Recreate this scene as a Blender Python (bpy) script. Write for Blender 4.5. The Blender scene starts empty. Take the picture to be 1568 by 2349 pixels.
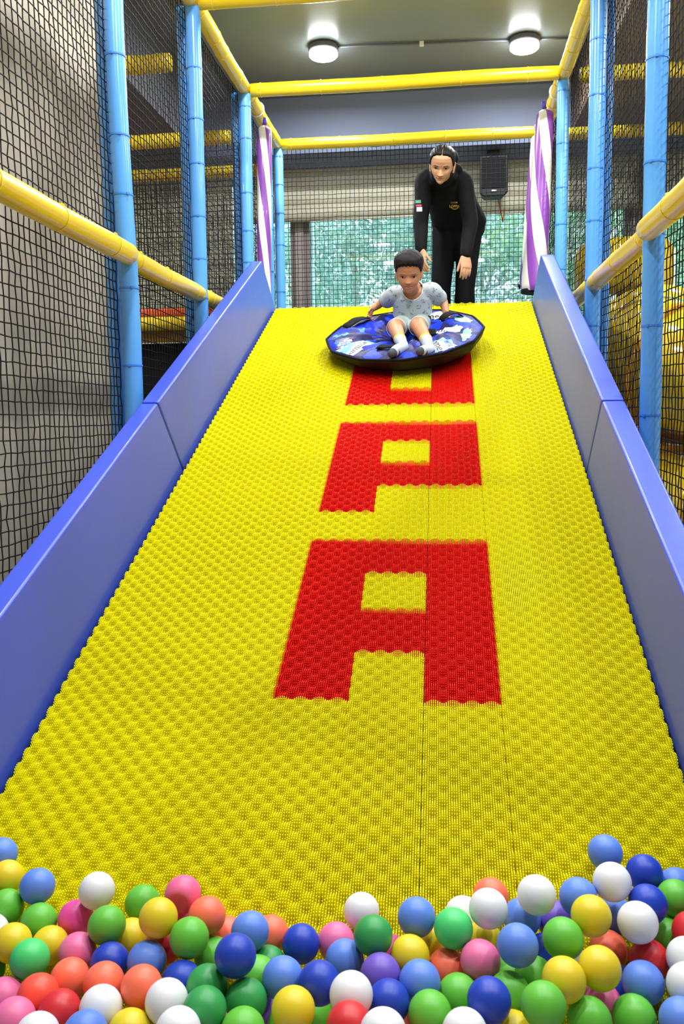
import bpy, bmesh, math, random
import numpy as np
from mathutils import Vector, Matrix
from mathutils.bvhtree import BVHTree

scene = bpy.context.scene
COL = scene.collection
R_ = math.radians

# ------------------------------------------------------------------ camera, sky, exposure
F_PX, W_PX, H_PX = 1956.6, 1568.0, 2349.0
CAM = Vector((0.2439, -2.1734, 0.7281))
YAW, PITCH, ROLL = R_(-6.623), R_(-6.1695), R_(-0.7115)
_f = Vector((math.sin(YAW)*math.cos(PITCH), math.cos(YAW)*math.cos(PITCH), math.sin(PITCH)))
_r0 = Vector((math.cos(YAW), -math.sin(YAW), 0.0))
_u0 = _r0.cross(_f)
_r = _r0*math.cos(ROLL) + _u0*math.sin(ROLL)
_u = -_r0*math.sin(ROLL) + _u0*math.cos(ROLL)
cam_data = bpy.data.cameras.new('camera')
cam = bpy.data.objects.new('camera', cam_data)
COL.objects.link(cam)
cam.matrix_world = Matrix(((_r.x, _u.x, -_f.x, CAM.x), (_r.y, _u.y, -_f.y, CAM.y), (_r.z, _u.z, -_f.z, CAM.z), (0, 0, 0, 1)))
cam_data.sensor_fit = 'VERTICAL'
cam_data.sensor_height = 36.0
cam_data.lens = F_PX/H_PX*36.0
cam_data.clip_start = 0.05
cam_data.dof.use_dof = True
cam_data.dof.focus_distance = 4.9
cam_data.dof.aperture_fstop = 13.0
scene.camera = cam

world = bpy.data.worlds.new('overcast_sky'); scene.world = world
world.use_nodes = True
_bg = world.node_tree.nodes['Background']
_bg.inputs[0].default_value = (0.86, 0.95, 1.0, 1); _bg.inputs[1].default_value = 5.0

scene.view_settings.view_transform = 'Standard'
scene.view_settings.look = 'None'
scene.view_settings.exposure = 0.0
scene.view_settings.gamma = 1.0
scene.view_settings.use_curve_mapping = False
LAMP_W = 36.0

# ------------------------------------------------------------------ helpers
TH = R_(23.674)
ST = Vector((0, math.cos(TH), math.sin(TH)))          # up the slope
SN = Vector((0, -math.sin(TH), math.cos(TH)))         # off the slope
def S(x, t, n):                                        # slide coordinates -> room
    return Vector((x, 0, 0)) + ST*t + SN*n
def proj(P):
    q = Vector(P) - CAM; Z = q.dot(_f)
    return (W_PX/2 + F_PX*q.dot(_r)/Z, H_PX/2 - F_PX*q.dot(_u)/Z)

def lin(c):
    c = c/255.0
    return c/12.92 if c <= 0.04045 else ((c+0.055)/1.055)**2.4
def rgb(r, g, b): return (lin(r), lin(g), lin(b), 1.0)

MATS = {}
def mat(name, col, rough=0.5, spec=0.5, coat=0.0, sheen=0.0, trans=None, vary=0.0, vscale=6.0, bump=0.0, bscale=60.0, metal=0.0):
    if name in MATS: return MATS[name]
    m = bpy.data.materials.new(name); m.use_nodes = True
    nt = m.node_tree; p = nt.nodes['Principled BSDF']
    p.inputs['Base Color'].default_value = col
    p.inputs['Roughness'].default_value = rough
    p.inputs['Specular IOR Level'].default_value = spec
    p.inputs['Metallic'].default_value = metal
    if coat: p.inputs['Coat Weight'].default_value = coat; p.inputs['Coat Roughness'].default_value = 0.12
    if sheen: p.inputs['Sheen Weight'].default_value = sheen
    if vary or bump:
        tc = nt.nodes.new('ShaderNodeTexCoord')
    if vary:
        nz = nt.nodes.new('ShaderNodeTexNoise'); nz.inputs['Scale'].default_value = vscale; nz.inputs['Detail'].default_value = 4
        nt.links.new(tc.outputs['Object'], nz.inputs['Vector'])
        mx = nt.nodes.new('ShaderNodeMix'); mx.data_type = 'RGBA'
        mx.inputs['A'].default_value = tuple(c*(1-vary) for c in col[:3])+(1,)
        mx.inputs['B'].default_value = tuple(min(1, c*(1+vary)) for c in col[:3])+(1,)
        nt.links.new(nz.outputs['Fac'], mx.inputs['Factor']); nt.links.new(mx.outputs['Result'], p.inputs['Base Color'])
    if bump:
        nb = nt.nodes.new('ShaderNodeTexNoise'); nb.inputs['Scale'].default_value = bscale; nb.inputs['Detail'].default_value = 3
        nt.links.new(tc.outputs['Object'], nb.inputs['Vector'])
        bp = nt.nodes.new('ShaderNodeBump'); bp.inputs['Strength'].default_value = bump; bp.inputs['Distance'].default_value = 0.01
        nt.links.new(nb.outputs['Fac'], bp.inputs['Height']); nt.links.new(bp.outputs['Normal'], p.inputs['Normal'])
    MATS[name] = m
    return m
def emit(name, col, strength):
    m = bpy.data.materials.new(name); m.use_nodes = True
    nt = m.node_tree; nt.nodes.clear()
    o = nt.nodes.new('ShaderNodeOutputMaterial'); e = nt.nodes.new('ShaderNodeEmission')
    e.inputs[0].default_value = col; e.inputs[1].default_value = strength
    nt.links.new(e.outputs[0], o.inputs[0]); return m

def mesh(name, V, Fc, smooth=False):
    me = bpy.data.meshes.new(name)
    me.from_pydata([tuple(v) for v in V], [], Fc); me.update()
    if smooth: me.polygons.foreach_set('use_smooth', [True]*len(me.polygons))
    return me
def link(name, me, m=None, parent=None):
    o = bpy.data.objects.new(name, me); COL.objects.link(o)
    if m is not None and me is not None and not me.materials: me.materials.append(m)
    if parent is not None: o.parent = parent
    return o
def empty(name, loc=(0, 0, 0)):
    o = bpy.data.objects.new(name, None); COL.objects.link(o); o.location = loc; o.empty_display_size = 0.05
    return o
def tag(o, label, cat, group=None, kind=None):
    if label: o['label'] = label
    if cat: o['category'] = cat
    if group: o['group'] = group
    if kind: o['kind'] = kind
    return o
def put(o, parent):                                    # parent at room coordinates kept
    o.parent = parent; o.matrix_parent_inverse = Matrix.Translation(parent.location).inverted()
    return o

class MB:                                              # mesh builder
    def __init__(s): s.V = []; s.F = []
    def add(s, V, Fc):
        b = len(s.V); s.V += [Vector(v) for v in V]; s.F += [tuple(i+b for i in f) for f in Fc]; return s
    def box(s, x0, x1, y0, y1, z0, z1):
        return s.add([(x, y, z) for x in (x0, x1) for y in (y0, y1) for z in (z0, z1)],
                     [(0, 1, 3, 2), (4, 6, 7, 5), (0, 4, 5, 1), (2, 3, 7, 6), (0, 2, 6, 4), (1, 5, 7, 3)])
    def tube(s, pts, rad, n=12, cap=True):
        pts = [Vector(p) for p in pts]; k = len(pts)
        if not hasattr(rad, '__len__'): rad = [rad]*k
        T0 = (pts[1]-pts[0]).normalized()
        a = T0.orthogonal().normalized()
        V = []
        for i, p in enumerate(pts):
            T = (pts[min(i+1, k-1)]-pts[max(i-1, 0)]).normalized()
            a = (a - T*a.dot(T)).normalized(); b = T.cross(a)
            for j in range(n):
                an = 2*math.pi*j/n; V.append(p+(a*math.cos(an)+b*math.sin(an))*rad[i])
        Fc = [(i*n+j, i*n+(j+1) % n, (i+1)*n+(j+1) % n, (i+1)*n+j) for i in range(k-1) for j in range(n)]
        if cap: Fc += [tuple(range(n-1, -1, -1)), tuple((k-1)*n+j for j in range(n))]
        return s.add(V, Fc)
    def lathe(s, prof, c=(0, 0, 0), n=24, ax=None):    # prof = (r, h) pairs about +z at c
        c = Vector(c); V = []; k = len(prof)
        for r, h in prof:
            for j in range(n):
                an = 2*math.pi*j/n; V.append(c+Vector((r*math.cos(an), r*math.sin(an), h)))
        Fc = [(i*n+j, i*n+(j+1) % n, (i+1)*n+(j+1) % n, (i+1)*n+j) for i in range(k-1) for j in range(n)]
        return s.add(V, Fc)
    def grid(s, rows):                                  # rows of points
        k = len(rows); n = len(rows[0])
        return s.add([p for r in rows for p in r], [(i*n+j, i*n+j+1, (i+1)*n+j+1, (i+1)*n+j) for i in range(k-1) for j in range(n-1)])
    def build(s, name, m=None, parent=None, smooth=False, bevel=0.0, seg=2):
        o = link(name, mesh(name, s.V, s.F, smooth), m)
        if bevel:
            b = o.modifiers.new('bevel', 'BEVEL'); b.width = bevel; b.segments = seg; b.limit_method = 'ANGLE'
        if parent is not None: put(o, parent)
        return o
def smooth_by_angle(o, ang=40):
    me = o.data
    me.polygons.foreach_set('use_smooth', [True]*len(me.polygons))
    bm = bmesh.new(); bm.from_mesh(me)
    for e in bm.edges:
        if len(e.link_faces) == 2 and e.calc_face_angle(0) > R_(ang): e.smooth = False
    bm.to_mesh(me); bm.free()

# ------------------------------------------------------------------ materials
M_YEL = mat('yellow_vinyl', rgb(240, 205, 32), 0.28, 0.5, coat=0.25, vary=0.05)
M_TIEY = mat('yellow_tie', rgb(245, 215, 60), 0.4)
M_BLUE = mat('sky_blue_vinyl', rgb(92, 165, 238), 0.27, 0.5, coat=0.3, vary=0.06)
M_TIEB = mat('blue_tie', rgb(62, 134, 226), 0.4)
M_NET = mat('black_net_cord', rgb(22, 22, 26), 0.75, 0.25)
M_PAD = mat('periwinkle_vinyl', rgb(58, 82, 204), 0.36, 0.6, coat=0.12, bump=0.12, bscale=9)
M_SEAM = mat('dark_seam', rgb(30, 34, 120), 0.7)
M_MATY = mat('yellow_bristle_plastic', rgb(248, 240, 18), 0.5, 0.15)
M_MATR = mat('red_bristle_plastic', rgb(238, 34, 20), 0.5, 0.15)
M_BLACK = mat('black_fabric', rgb(14, 14, 16), 0.85, 0.2)
M_DARK = mat('black_plastic', rgb(16, 16, 18), 0.55, 0.3)
M_CREAM = mat('cream_plaster', rgb(182, 172, 154), 0.8, 0.3, vary=0.05, vscale=1.5)
M_CEIL = mat('olive_grey_ceiling', rgb(112, 119, 118), 0.30, 0.6)
M_BULK = mat('slate_blue_paint', rgb(114, 124, 150), 0.6, 0.3)
M_BROWN = mat('taupe_brown_paint', rgb(128, 108, 92), 0.7, 0.3)
M_SOFF = mat('charcoal_paint', rgb(96, 98, 106), 0.7, 0.3)
M_FLOOR = mat('grey_foam_floor', rgb(202, 200, 196), 0.7)
def blind_mat():
    m = bpy.data.materials.new('cream_blind_fabric'); m.use_nodes = True; nt = m.node_tree; nt.nodes.clear()
    o = nt.nodes.new('ShaderNodeOutputMaterial'); d = nt.nodes.new('ShaderNodeBsdfDiffuse'); t = nt.nodes.new('ShaderNodeBsdfTranslucent'); x = nt.nodes.new('ShaderNodeMixShader')
    d.inputs[0].default_value = rgb(232, 226, 206); t.inputs[0].default_value = rgb(226, 218, 190); x.inputs[0].default_value = 0.35
    nt.links.new(d.outputs[0], x.inputs[1]); nt.links.new(t.outputs[0], x.inputs[2]); nt.links.new(x.outputs[0], o.inputs[0]); return m
M_BLIND = blind_mat()
M_FRAME = mat('taupe_window_frame', rgb(120, 108, 104), 0.5)
M_WHITE = mat('white_plastic', rgb(232, 232, 230), 0.4)
M_PURP = mat('purple_vinyl', rgb(140, 70, 165), 0.3, coat=0.2)
M_ORANGE = mat('orange_vinyl', rgb(225, 95, 35), 0.45)

# ------------------------------------------------------------------ room shell
ZF, ZC = -0.55, 3.40
X0, X1, Y0, Y1 = -4.0, 4.6, -4.2, 5.75
def struct(name, mb, m, label=None, parent=None, **k):
    o = mb.build(name, m, parent, **k)
    if parent is None: o['kind'] = 'structure'
    if label: o['label'] = label
    return o
struct('floor', MB().box(X0, X1, Y0, Y1, ZF-0.1, ZF), M_FLOOR, 'grey soft floor under the play frame and ball pit')
struct('ceiling', MB().box(X0, X1, Y0, Y1, ZC, ZC+0.1), M_CEIL, 'olive grey painted ceiling with round lamps')
struct('wall_front', MB().box(X0, X1, Y0-0.1, Y0, ZF, ZC), M_CREAM, 'cream wall behind the ball pit')
struct('wall_left', MB().box(X0-0.1, X0, Y0, Y1, ZF, ZC), M_CREAM, 'cream wall at the far left of the hall')
struct('wall_right', MB().box(X1, X1+0.1, Y0, Y1, ZF, ZC), M_CREAM, 'cream wall at the far right of the hall')
# cream pillar wall standing right behind the left net, with soft vertical plaster waves
rows = []
for z in np.linspace(ZF, ZC, 3):
    row = [Vector((-2.4, 2.38, z))]
    for a in np.linspace(0, math.pi/2, 7): row.append(Vector((-1.58+0.08*math.sin(a), 2.30+0.08*math.cos(a), z)))
    for y in np.linspace(2.2, -1.6, 60): row.append(Vector((-1.5+0.010*math.sin(y*9)+0.006*math.sin(y*23+1), y, z)))
    row.append(Vector((-2.4, -1.6, z)))
    rows.append(row)
_w = MB().grid(rows)
struct('wall_pillar', _w, M_CREAM, 'cream plaster pillar wall behind the left net', smooth=True)
struct('trim_1', MB().box(X0, X1, 5.17, Y1, 2.95, ZC), M_BULK, 'slate blue dropped beam above the window blinds')
struct('trim_2', MB().box(X0, -1.74, -1.0, 5.17, 2.90, ZC), M_SOFF, 'dark grey soffit along the left side')
struct('trim_3', MB().box(1.30, X1, 0.2, 5.16, 3.02, ZC-0.002), M_BROWN, 'taupe brown dropped ceiling on the right')
# window wall
struct('wall_back', MB().box(X0, X1, Y1, Y1+0.15, ZF, 1.0).box(X0, X1, Y1, Y1+0.15, 2.95, ZC)
       .box(X0, -3.6, Y1, Y1+0.15, 1.0, 2.95).box(4.5, X1, Y1, Y1+0.15, 1.0, 2.95)
       .box(-1.075, -1.0, Y1, Y1+0.15, 1.0, 2.95).box(1.9, 2.0, Y1, Y1+0.15, 1.0, 2.95),
       mat('pillar_paint', rgb(150, 138, 134), 0.7), 'window wall with taupe pillars between the panes')
def glass_mat():
    m = bpy.data.materials.new('green_tinted_glass'); m.use_nodes = True
    nt = m.node_tree; nt.nodes.clear()
    o = nt.nodes.new('ShaderNodeOutputMaterial'); t = nt.nodes.new('ShaderNodeBsdfTransparent'); g = nt.nodes.new('ShaderNodeBsdfGlossy')
    t.inputs[0].default_value = (0.82, 0.94, 0.93, 1); g.inputs['Roughness'].default_value = 0.03
    mx = nt.nodes.new('ShaderNodeMixShader'); fr = nt.nodes.new('ShaderNodeFresnel'); fr.inputs[0].default_value = 1.45
    nt.links.new(fr.outputs[0], mx.inputs[0]); nt.links.new(t.outputs[0], mx.inputs[1]); nt.links.new(g.outputs[0], mx.inputs[2])
    nt.links.new(mx.outputs[0], o.inputs[0]); return m
M_GLASS = glass_mat()
for i, (a, b, mids, lab) in enumerate([(-1.0, 1.9, [], 'wide green tinted window behind the platform net'), (2.0, 4.5, [3.2], 'window behind the right net and yellow tube slide'), (-3.6, -1.075, [-2.3], 'window left of the pillar, mostly behind a lowered blind')]):
    w = empty('window_%d' % (i+1), ((a+b)/2, Y1+0.08, 1.0)); w['kind'] = 'structure'; w['label'] = lab
    fr = MB().box(a, a+0.05, Y1+0.03, Y1+0.11, 1.0, 2.95).box(b-0.05, b, Y1+0.03, Y1+0.11, 1.0, 2.95).box(a+.05, b-.05, Y1+0.03, Y1+0.11, 1.0, 1.06).box(a+.05, b-.05, Y1+0.03, Y1+0.11, 2.89, 2.95)
    for x in mids: fr.box(x-0.03, x+0.03, Y1+0.035, Y1+0.105, 1.06, 2.89)
    fr.build('window_frame', M_FRAME, w, bevel=0.004)
    xs = [a+0.05]+mids+[b-0.05]
    for p, q in zip(xs[:-1], xs[1:]):
        MB().box(p, q, Y1+0.066, Y1+0.074, 1.06, 2.89).build('window_pane', M_GLASS, w)
# downpipe outside by the pillar
struct('trim_4', MB().tube([(-0.985, Y1+0.40, 0.2), (-0.985, Y1+0.40, 3.2)], 0.025), mat('pale_pipe', rgb(200, 215, 225), 0.5), 'pale downpipe outside beside the pillar', smooth=True)

# blinds: gathered folds, thick cloth
def blind(x0, x1, z0, z1, y, folds, label):
    r = empty('roman_blind', ((x0+x1)/2, y, z0)); tag(r, label, 'blind')
    k = folds*10+1; rows = []
    for i in range(k):
        u = i/(k-1); ph = (u*folds) % 1.0
        bul = 0.055*math.sin(math.pi*ph)**0.8*(0.5+0.5*u) + 0.012
        rows.append([Vector((x, y-bul-0.004*math.sin(x*7+u*9), z1+(z0-z1)*u+0.01*math.sin(x*2.3+1)*u)) for x in np.linspace(x0, x1, 50)])
    o = MB().grid(rows).build('blind_cloth', M_BLIND, r, smooth=True)
    sd = o.modifiers.new('thick', 'SOLIDIFY'); sd.thickness = 0.004
    MB().box(x0, x1, y-0.03, y+0.01, z1-0.015, z1+0.03).build('head_rail', M_BLIND, r)
    MB().tube([(x0, y-0.015, z0), (x1, y-0.015, z0)], 0.012, 8).build('bottom_bar', M_BLIND, r, smooth=True)
blind(-1.55, 1.93, 2.515, 2.92, 5.66, 3, 'cream folded blind drawn up behind the woman')
blind(1.97, 4.45, 2.50, 2.92, 5.66, 3, 'cream folded blind drawn up behind the right net')
blind(-3.55, -1.62, 1.30, 2.92, 5.66, 8, 'cream blind lowered behind the left nets')

# ------------------------------------------------------------------ ceiling lamps
M_LAMP = emit('lamp_diffuser_light', (0.93, 0.97, 1.0, 1), 45.0)
M_RING = mat('lamp_ring', rgb(90, 90, 96), 0.5)
ring_me = None
def lamp(x, y, zc, label, group):
    r = empty('ceiling_lamp', (x, y, zc)); tag(r, label, 'lamp', group)
    a = MB().lathe([(0, 0), (0.10, 0), (0.108, -0.01), (0.108, -0.035), (0.10, -0.045), (0.0, -0.045)], n=32).build('lamp_base', M_RING, None, smooth=True)
    a.parent = r
    d = MB().lathe([(0.096, -0.040), (0.102, -0.052), (0.102, -0.070), (0.092, -0.080), (0.0, -0.083)], n=32).build('diffuser', M_LAMP, None, smooth=True)
    d.parent = r
    l = bpy.data.lights.new('lamp_light', 'AREA'); l.shape = 'DISK'; l.size = 0.2; l.energy = LAMP_W; l.color = (0.95, 0.98, 1.0)
    lo = bpy.data.objects.new('lamp_light', l); COL.objects.link(lo); lo.parent = r; lo.location = (0, 0, -0.09)
lamp(-0.592, 4.22, ZC, 'round glowing ceiling lamp on the left, above the platform', 'round ceiling lamps')
lamp(0.834, 4.30, ZC, 'round glowing ceiling lamp on the right, above the platform', 'round ceiling lamps')
for y in (2.55, 0.9, -0.75):
    for x, z in ((-0.592, ZC), (0.834, ZC), (2.26, 3.02 if y > 0.2 else ZC)):
        lamp(x, y, z, 'round ceiling lamp above the slide, out of the picture', 'round ceiling lamps out of view')
for y in (-0.75, 2.4): lamp(-3.0, y, 2.90 if y > -1 else ZC, 'round ceiling lamp above the slide, out of the picture', 'round ceiling lamps out of view')
cd = MB().tube([(-0.49, 4.226, ZC-0.012), (0.12, 4.26, ZC-0.010), (0.73, 4.294, ZC-0.012)], 0.008, 8).tube([(0.94, 4.306, ZC-0.012), (1.155, 4.32, ZC-0.012)], 0.008, 8).build('conduit', M_RING, None, smooth=True)
tag(cd, 'thin grey conduit linking the two ceiling lamps', 'conduit')
put(MB().box(0.095, 0.125, 4.24, 4.275, ZC-0.028, ZC).build('conduit_clip', M_WHITE, None, bevel=0.003), cd)

# ------------------------------------------------------------------ padded frame: posts, beams, ties
rng = random.Random(7)
tie_cache = {}
def tie_mesh(rad, m):
    key = (round(rad, 4), m.name)
    if key not in tie_cache:
        mb = MB(); n = 20
        prof = [(rad+0.0002, -0.0032), (rad+0.0018, -0.0032), (rad+0.0018, 0.0032), (rad+0.0002, 0.0032)]
        mb.lathe(prof, n=n)
        mb.box(rad+0.0005, rad+0.0055, -0.005, 0.005, -0.0045, 0.0045)
        me = mesh('cable_tie', mb.V, mb.F); me.materials.append(m); tie_cache[key] = me
    return tie_cache[key]
def padded(name, a, b, rad, m, mt, label, cat, group, spacing=(0.17, 0.36), wob=0.003, ties=True, face=(0.25, -1, 0)):
    a = Vector(a); b = Vector(b); L = (b-a).length; d = (b-a)/L
    r = empty(name, a); tag(r, label, cat, group, 'thing')
    k = max(6, int(L/0.06)); o1 = d.orthogonal().normalized(); o2 = d.cross(o1)
    ph = rng.uniform(0, 6)
    pts = []; rr = []
    for i in range(k+1):
        u = i/k
        w = wob*math.sin(math.pi*u)
        pts.append(a+d*L*u+o1*w*math.sin(u*7+ph)+o2*w*math.sin(u*5+ph*2))
        rr.append(rad*(1+0.012*math.sin(u*L*21+ph)+0.008*math.sin(u*L*47)))
    # soft rounded ends
    pts = [a+d*0.0]+[a+d*0.004]+pts[1:-1]+[b-d*0.004]+[b]; rr = [rad*0.86]+[rad*0.98]+rr[1:-1]+[rad*0.98]+[rad*0.86]
    put(MB().tube(pts, rr, 20).build('foam_padding', m, None, smooth=True), r)
    if ties:
        u = rng.uniform(0.05, 0.12)
        while u < L-0.04:
            t = bpy.data.objects.new('cable_tie', tie_mesh(rad*1.012, mt)); COL.objects.link(t)
            fx = Vector(face); fx = (fx-d*fx.dot(d))
            fx = fx.normalized() if fx.length > 1e-3 else o1
            fx = Matrix.Rotation(rng.uniform(-.5, .5), 3, d) @ fx
            fy = d.cross(fx)
            tilt = Vector((0, 0, 0))
            i = u/L
            c = a+d*u+o1*wob*math.sin(math.pi*i)*math.sin(i*7+ph)+o2*wob*math.sin(math.pi*i)*math.sin(i*5+ph*2)
            t.matrix_world = Matrix(((fx.x, fy.x, d.x, c.x), (fx.y, fy.y, d.y, c.y), (fx.z, fy.z, d.z, c.z), (0, 0, 0, 1)))
            t.parent = r; t.matrix_parent_inverse = Matrix.Translation(a).inverted()
            u += rng.uniform(*spacing)
    return r
PR = 0.0375
ZT, ZM = 2.84, 1.385
XL, XR = -1.0, 1.0
posts = [('left', XL, -0.40, 'beside the ball pit, just outside the picture'), ('right', XR, -0.40, 'beside the ball pit, just outside the picture'), ('left', XL, 1.18, 'nearest the camera'), ('left', XL, 2.27, 'second from the camera'), ('left', XL, 3.44, 'third from the camera, before the striped bag'), ('left', XL-0.01, 4.17, 'fourth, right after the striped bag'), ('left', XL, 4.57, 'at the back corner'),
         ('right', XR, 1.07, 'nearest the camera'), ('right', XR, 2.29, 'second from the camera'), ('right', XR, 3.50, 'third, beside the striped bags'), ('right', XR, 4.57, 'at the back corner behind the striped bags')]
for side, x, y, w in posts:
    zb = ZF if y < 3.3 else ZF
    padded('padded_post', (x, y, zb), (x, y, ZT-0.03), PR, M_BLUE, M_TIEB, 'sky blue padded post, %s side, %s' % (side, w), 'post', 'sky blue padded posts', wob=0.012 if (side, y) == ('left', 1.18) else 0.004,
           face=(0.5 if side == 'left' else -0.5, -1, 0))
for side, x, y, w in [('left', XL-0.075, 1.24, 'nearest the camera'), ('left', XL-0.075, 2.34, 'second from the camera'), ('left', XL-0.075, 3.51, 'third from the camera'), ('right', XR+0.070, 2.37, 'second from the camera')]:
    padded('padded_post', (x, y, ZF), (x, y, ZT), 0.024 if side == 'right' else 0.032, M_BLUE, M_TIEB, 'slimmer blue padded tube laced to the net behind the %s post, %s' % (side, w), 'post', 'slim blue tubes behind the posts', ties=False)
# long top rails
for side, x, ys in (('left', XL, (-0.4, 1.18, 2.27, 3.44, 4.57)), ('right', XR, (-0.4, 1.07, 2.29, 3.50, 4.57))):
    for i in range(4):
        g = 0.02
        padded('padded_beam', (x, ys[i]+g, ZT), (x, ys[i+1]-g, ZT), 0.042, M_YEL, M_TIEY, 'yellow padded top rail along the %s side, %s bay from the camera' % (side, ('first', 'second', 'third', 'fourth')[i]), 'beam', 'yellow top rails', face=(0, -.3, -1))
for y, w in ((2.28, 'nearest cross beam at the top edge of the picture'), (3.47, 'middle cross beam under the ceiling lamps'), (4.57, 'back cross beam above the platform net')):
    padded('padded_beam', (XL+0.03, y, ZT), (XR-0.03, y, ZT), 0.042, M_YEL, M_TIEY, 'yellow padded %s' % w, 'beam', 'yellow cross beams', spacing=(0.3, 0.5), face=(0, -1, -0.4))
# sloping-looking mid rails
for side, x, ys in (('left', XL, (-0.35, 1.18, 2.27, 3.44)), ('right', XR, (-0.35, 1.07, 2.29, 3.50))):
    for i in range(3):
        xx = x + (0.028 if side == 'left' else -0.028)*(i == 0)
        e = 0.0 if i == 0 else 0.035
        padded('padded_beam', (xx, ys[i]+e, ZM), (xx, ys[i+1]-0.03, ZM), 0.042, M_YEL, M_TIEY, 'yellow padded hand rail along the %s side, %s bay from the camera' % (side, ('first', 'second', 'third')[i]), 'beam', 'yellow hand rails', spacing=(0.35, 0.5), face=(0.3 if side == 'left' else -.3, 0, 1))
# neighbouring bays
for x0, x1, y, z, lab in ((XL-0.12, -1.47, 2.27, 2.55, 'yellow padded beam of the left bay, nearest and highest'), (XL-0.1, -2.5, 3.44, 2.55, 'yellow padded beam of the left bay, middle one'), (XL-0.1, -2.8, 4.57, 2.66, 'yellow padded beam of the left bay, farthest one'),
                          (XR+0.1, 2.6, 3.5, 2.83, 'yellow padded beam behind the right net, upper one'), (XR+0.1, 3.0, 4.57, 2.815, 'yellow padded beam behind the right net, lower and farther one'),
                          (XL-0.08, -2.5, 3.42, 1.375, 'yellow padded beam under an orange band, low behind the left net')):
    padded('padded_beam', (x0, y, z), (x1, y, z), 0.045, M_YEL, M_TIEY, lab, 'beam', 'yellow beams of the neighbouring bays', spacing=(0.4, 0.6), face=(0, -1, 0))
o = MB().box(-2.5, XL-0.05, 3.40, 4.57, 1.425, 1.475).build('platform_mat', M_ORANGE, None, bevel=0.012); tag(o, 'orange platform edge above the low yellow beam at left', 'platform')
o = MB().box(-2.5, XL-0.05, 3.465, 3.485, 1.26, 1.40).build('valance_strip', mat('ochre_vinyl', rgb(150, 110, 30), 0.5), None, bevel=0.004); tag(o, 'ochre strip hanging below the low yellow beam at left', 'valance')
o = MB().box(-2.5, XL-0.05, 3.50, 3.52, ZF, 1.255).build('black_curtain', M_BLACK, None); tag(o, 'black cloth closing the space under the left platform', 'curtain')

# ------------------------------------------------------------------ nets
def net(name, o, U, V, lu, lv, label, cell=0.038, r=0.0025, jit=0.0013, sag=0.02, seed=0, zmin=None, group='black rope nets'):
    rg = np.random.default_rng(seed)
    o = np.array(o, float); U = np.array(U, float); V = np.array(V, float); Nn = np.cross(U, V)
    nu = int(round(lu/cell)); nv = int(round(lv/cell))
    uu = np.linspace(0, lu, nu+1); vv = np.linspace(0, lv, nv+1)
    g = o+uu[:, None, None]*U+vv[None, :, None]*V
    wave = (np.sin(uu/lu*math.pi)[:, None]*np.sin(vv/lv*math.pi)[None, :])
    g = g+Nn*(wave*sag*np.sin(uu*1.3+seed)[:, None])[..., None]
    dip = -0.018*np.sin(uu/lu*math.pi)[:, None]*(0.4+0.6*np.sin(vv*2.1+seed)[None, :])
    g = g+V*dip[..., None]
    g = g+rg.normal(0, jit, g.shape)*np.array([1, 1, 1])
    VV = []; FF = []
    def cord(P):
        b = len(VV); k = len(P)
        T = np.gradient(P, axis=0); T /= np.linalg.norm(T, axis=1)[:, None]
        A = np.cross(T, Nn); A /= np.linalg.norm(A, axis=1)[:, None]; B = np.cross(T, A)
        for j in range(3):
            an = 2*math.pi*j/3
            pass
        for i in range(k):
            for j in range(3):
                an = 2*math.pi*j/3
                VV.append(P[i]+r*(A[i]*math.cos(an)+B[i]*math.sin(an)))
        for i in range(k-1):
            for j in range(3):
                FF.append((b+i*3+j, b+i*3+(j+1) % 3, b+i*3+3+(j+1) % 3, b+i*3+3+j))
    for i in range(nu+1): cord(g[i])
    for j in range(nv+1): cord(g[:, j])
    me = mesh(name, VV, FF, True)
    ob = link(name, me, M_NET)
    tag(ob, label, 'net', group)
    return ob
yb = (0, 1, 0); zb = (0, 0, 1); xb = (1, 0, 0)
net('rope_net', (XL-0.045, -0.36, -0.45), yb, zb, 1.56, 3.25, 'black rope net left of the slide, nearest bay over the cream pillar', seed=1)
net('rope_net', (XL-0.045, 1.26, 0.10), yb, zb, 1.02, 2.72, 'black rope net left of the slide, between first and second blue posts', seed=2)
net('rope_net', (XL-0.045, 2.33, 0.55), yb, zb, 1.10, 2.26, 'black rope net left of the slide, between second and third blue posts', seed=3)
net('rope_net', (XL-0.045, 3.50, 1.12), yb, zb, 1.05, 1.69, 'black rope net left of the platform, behind the striped bag', seed=4)
net('rope_net', (XR+0.045, -0.36, -0.45), yb, zb, 1.46, 3.25, 'black rope net right of the slide, nearest bay at the picture edge', seed=5)
net('rope_net', (XR+0.045, 1.14, 0.10), yb, zb, 1.16, 2.72, 'black rope net right of the slide, between first and second blue posts', seed=6)
net('rope_net', (XR+0.045, 2.37, 0.55), yb, zb, 1.10, 2.26, 'black rope net right of the slide, between second and third blue posts', seed=7)
net('rope_net', (XR+0.045, 3.56, 1.12), yb, zb, 1.00, 1.69, 'black rope net right of the platform, behind the striped bags', seed=8)
net('rope_net', (XL+0.03, 4.60, 1.12), xb, zb, 1.94, 1.69, 'black rope net across the back of the platform before the window', cell=0.0345, r=0.0025, sag=0.03, seed=9)
net('rope_net', (-2.45, 4.60, 1.48), xb, zb, 1.40, 1.16, 'black rope net across the back of the left bay', seed=10)
net('rope_net', (-2.45, 3.46, 1.48), xb, zb, 1.40, 1.04, 'black rope net across the front of the left bay', seed=11)
net('rope_net', (1.10, 4.60, 0.2), xb, zb, 1.9, 2.56, 'black rope net across the back of the right bay', seed=12)

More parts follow.
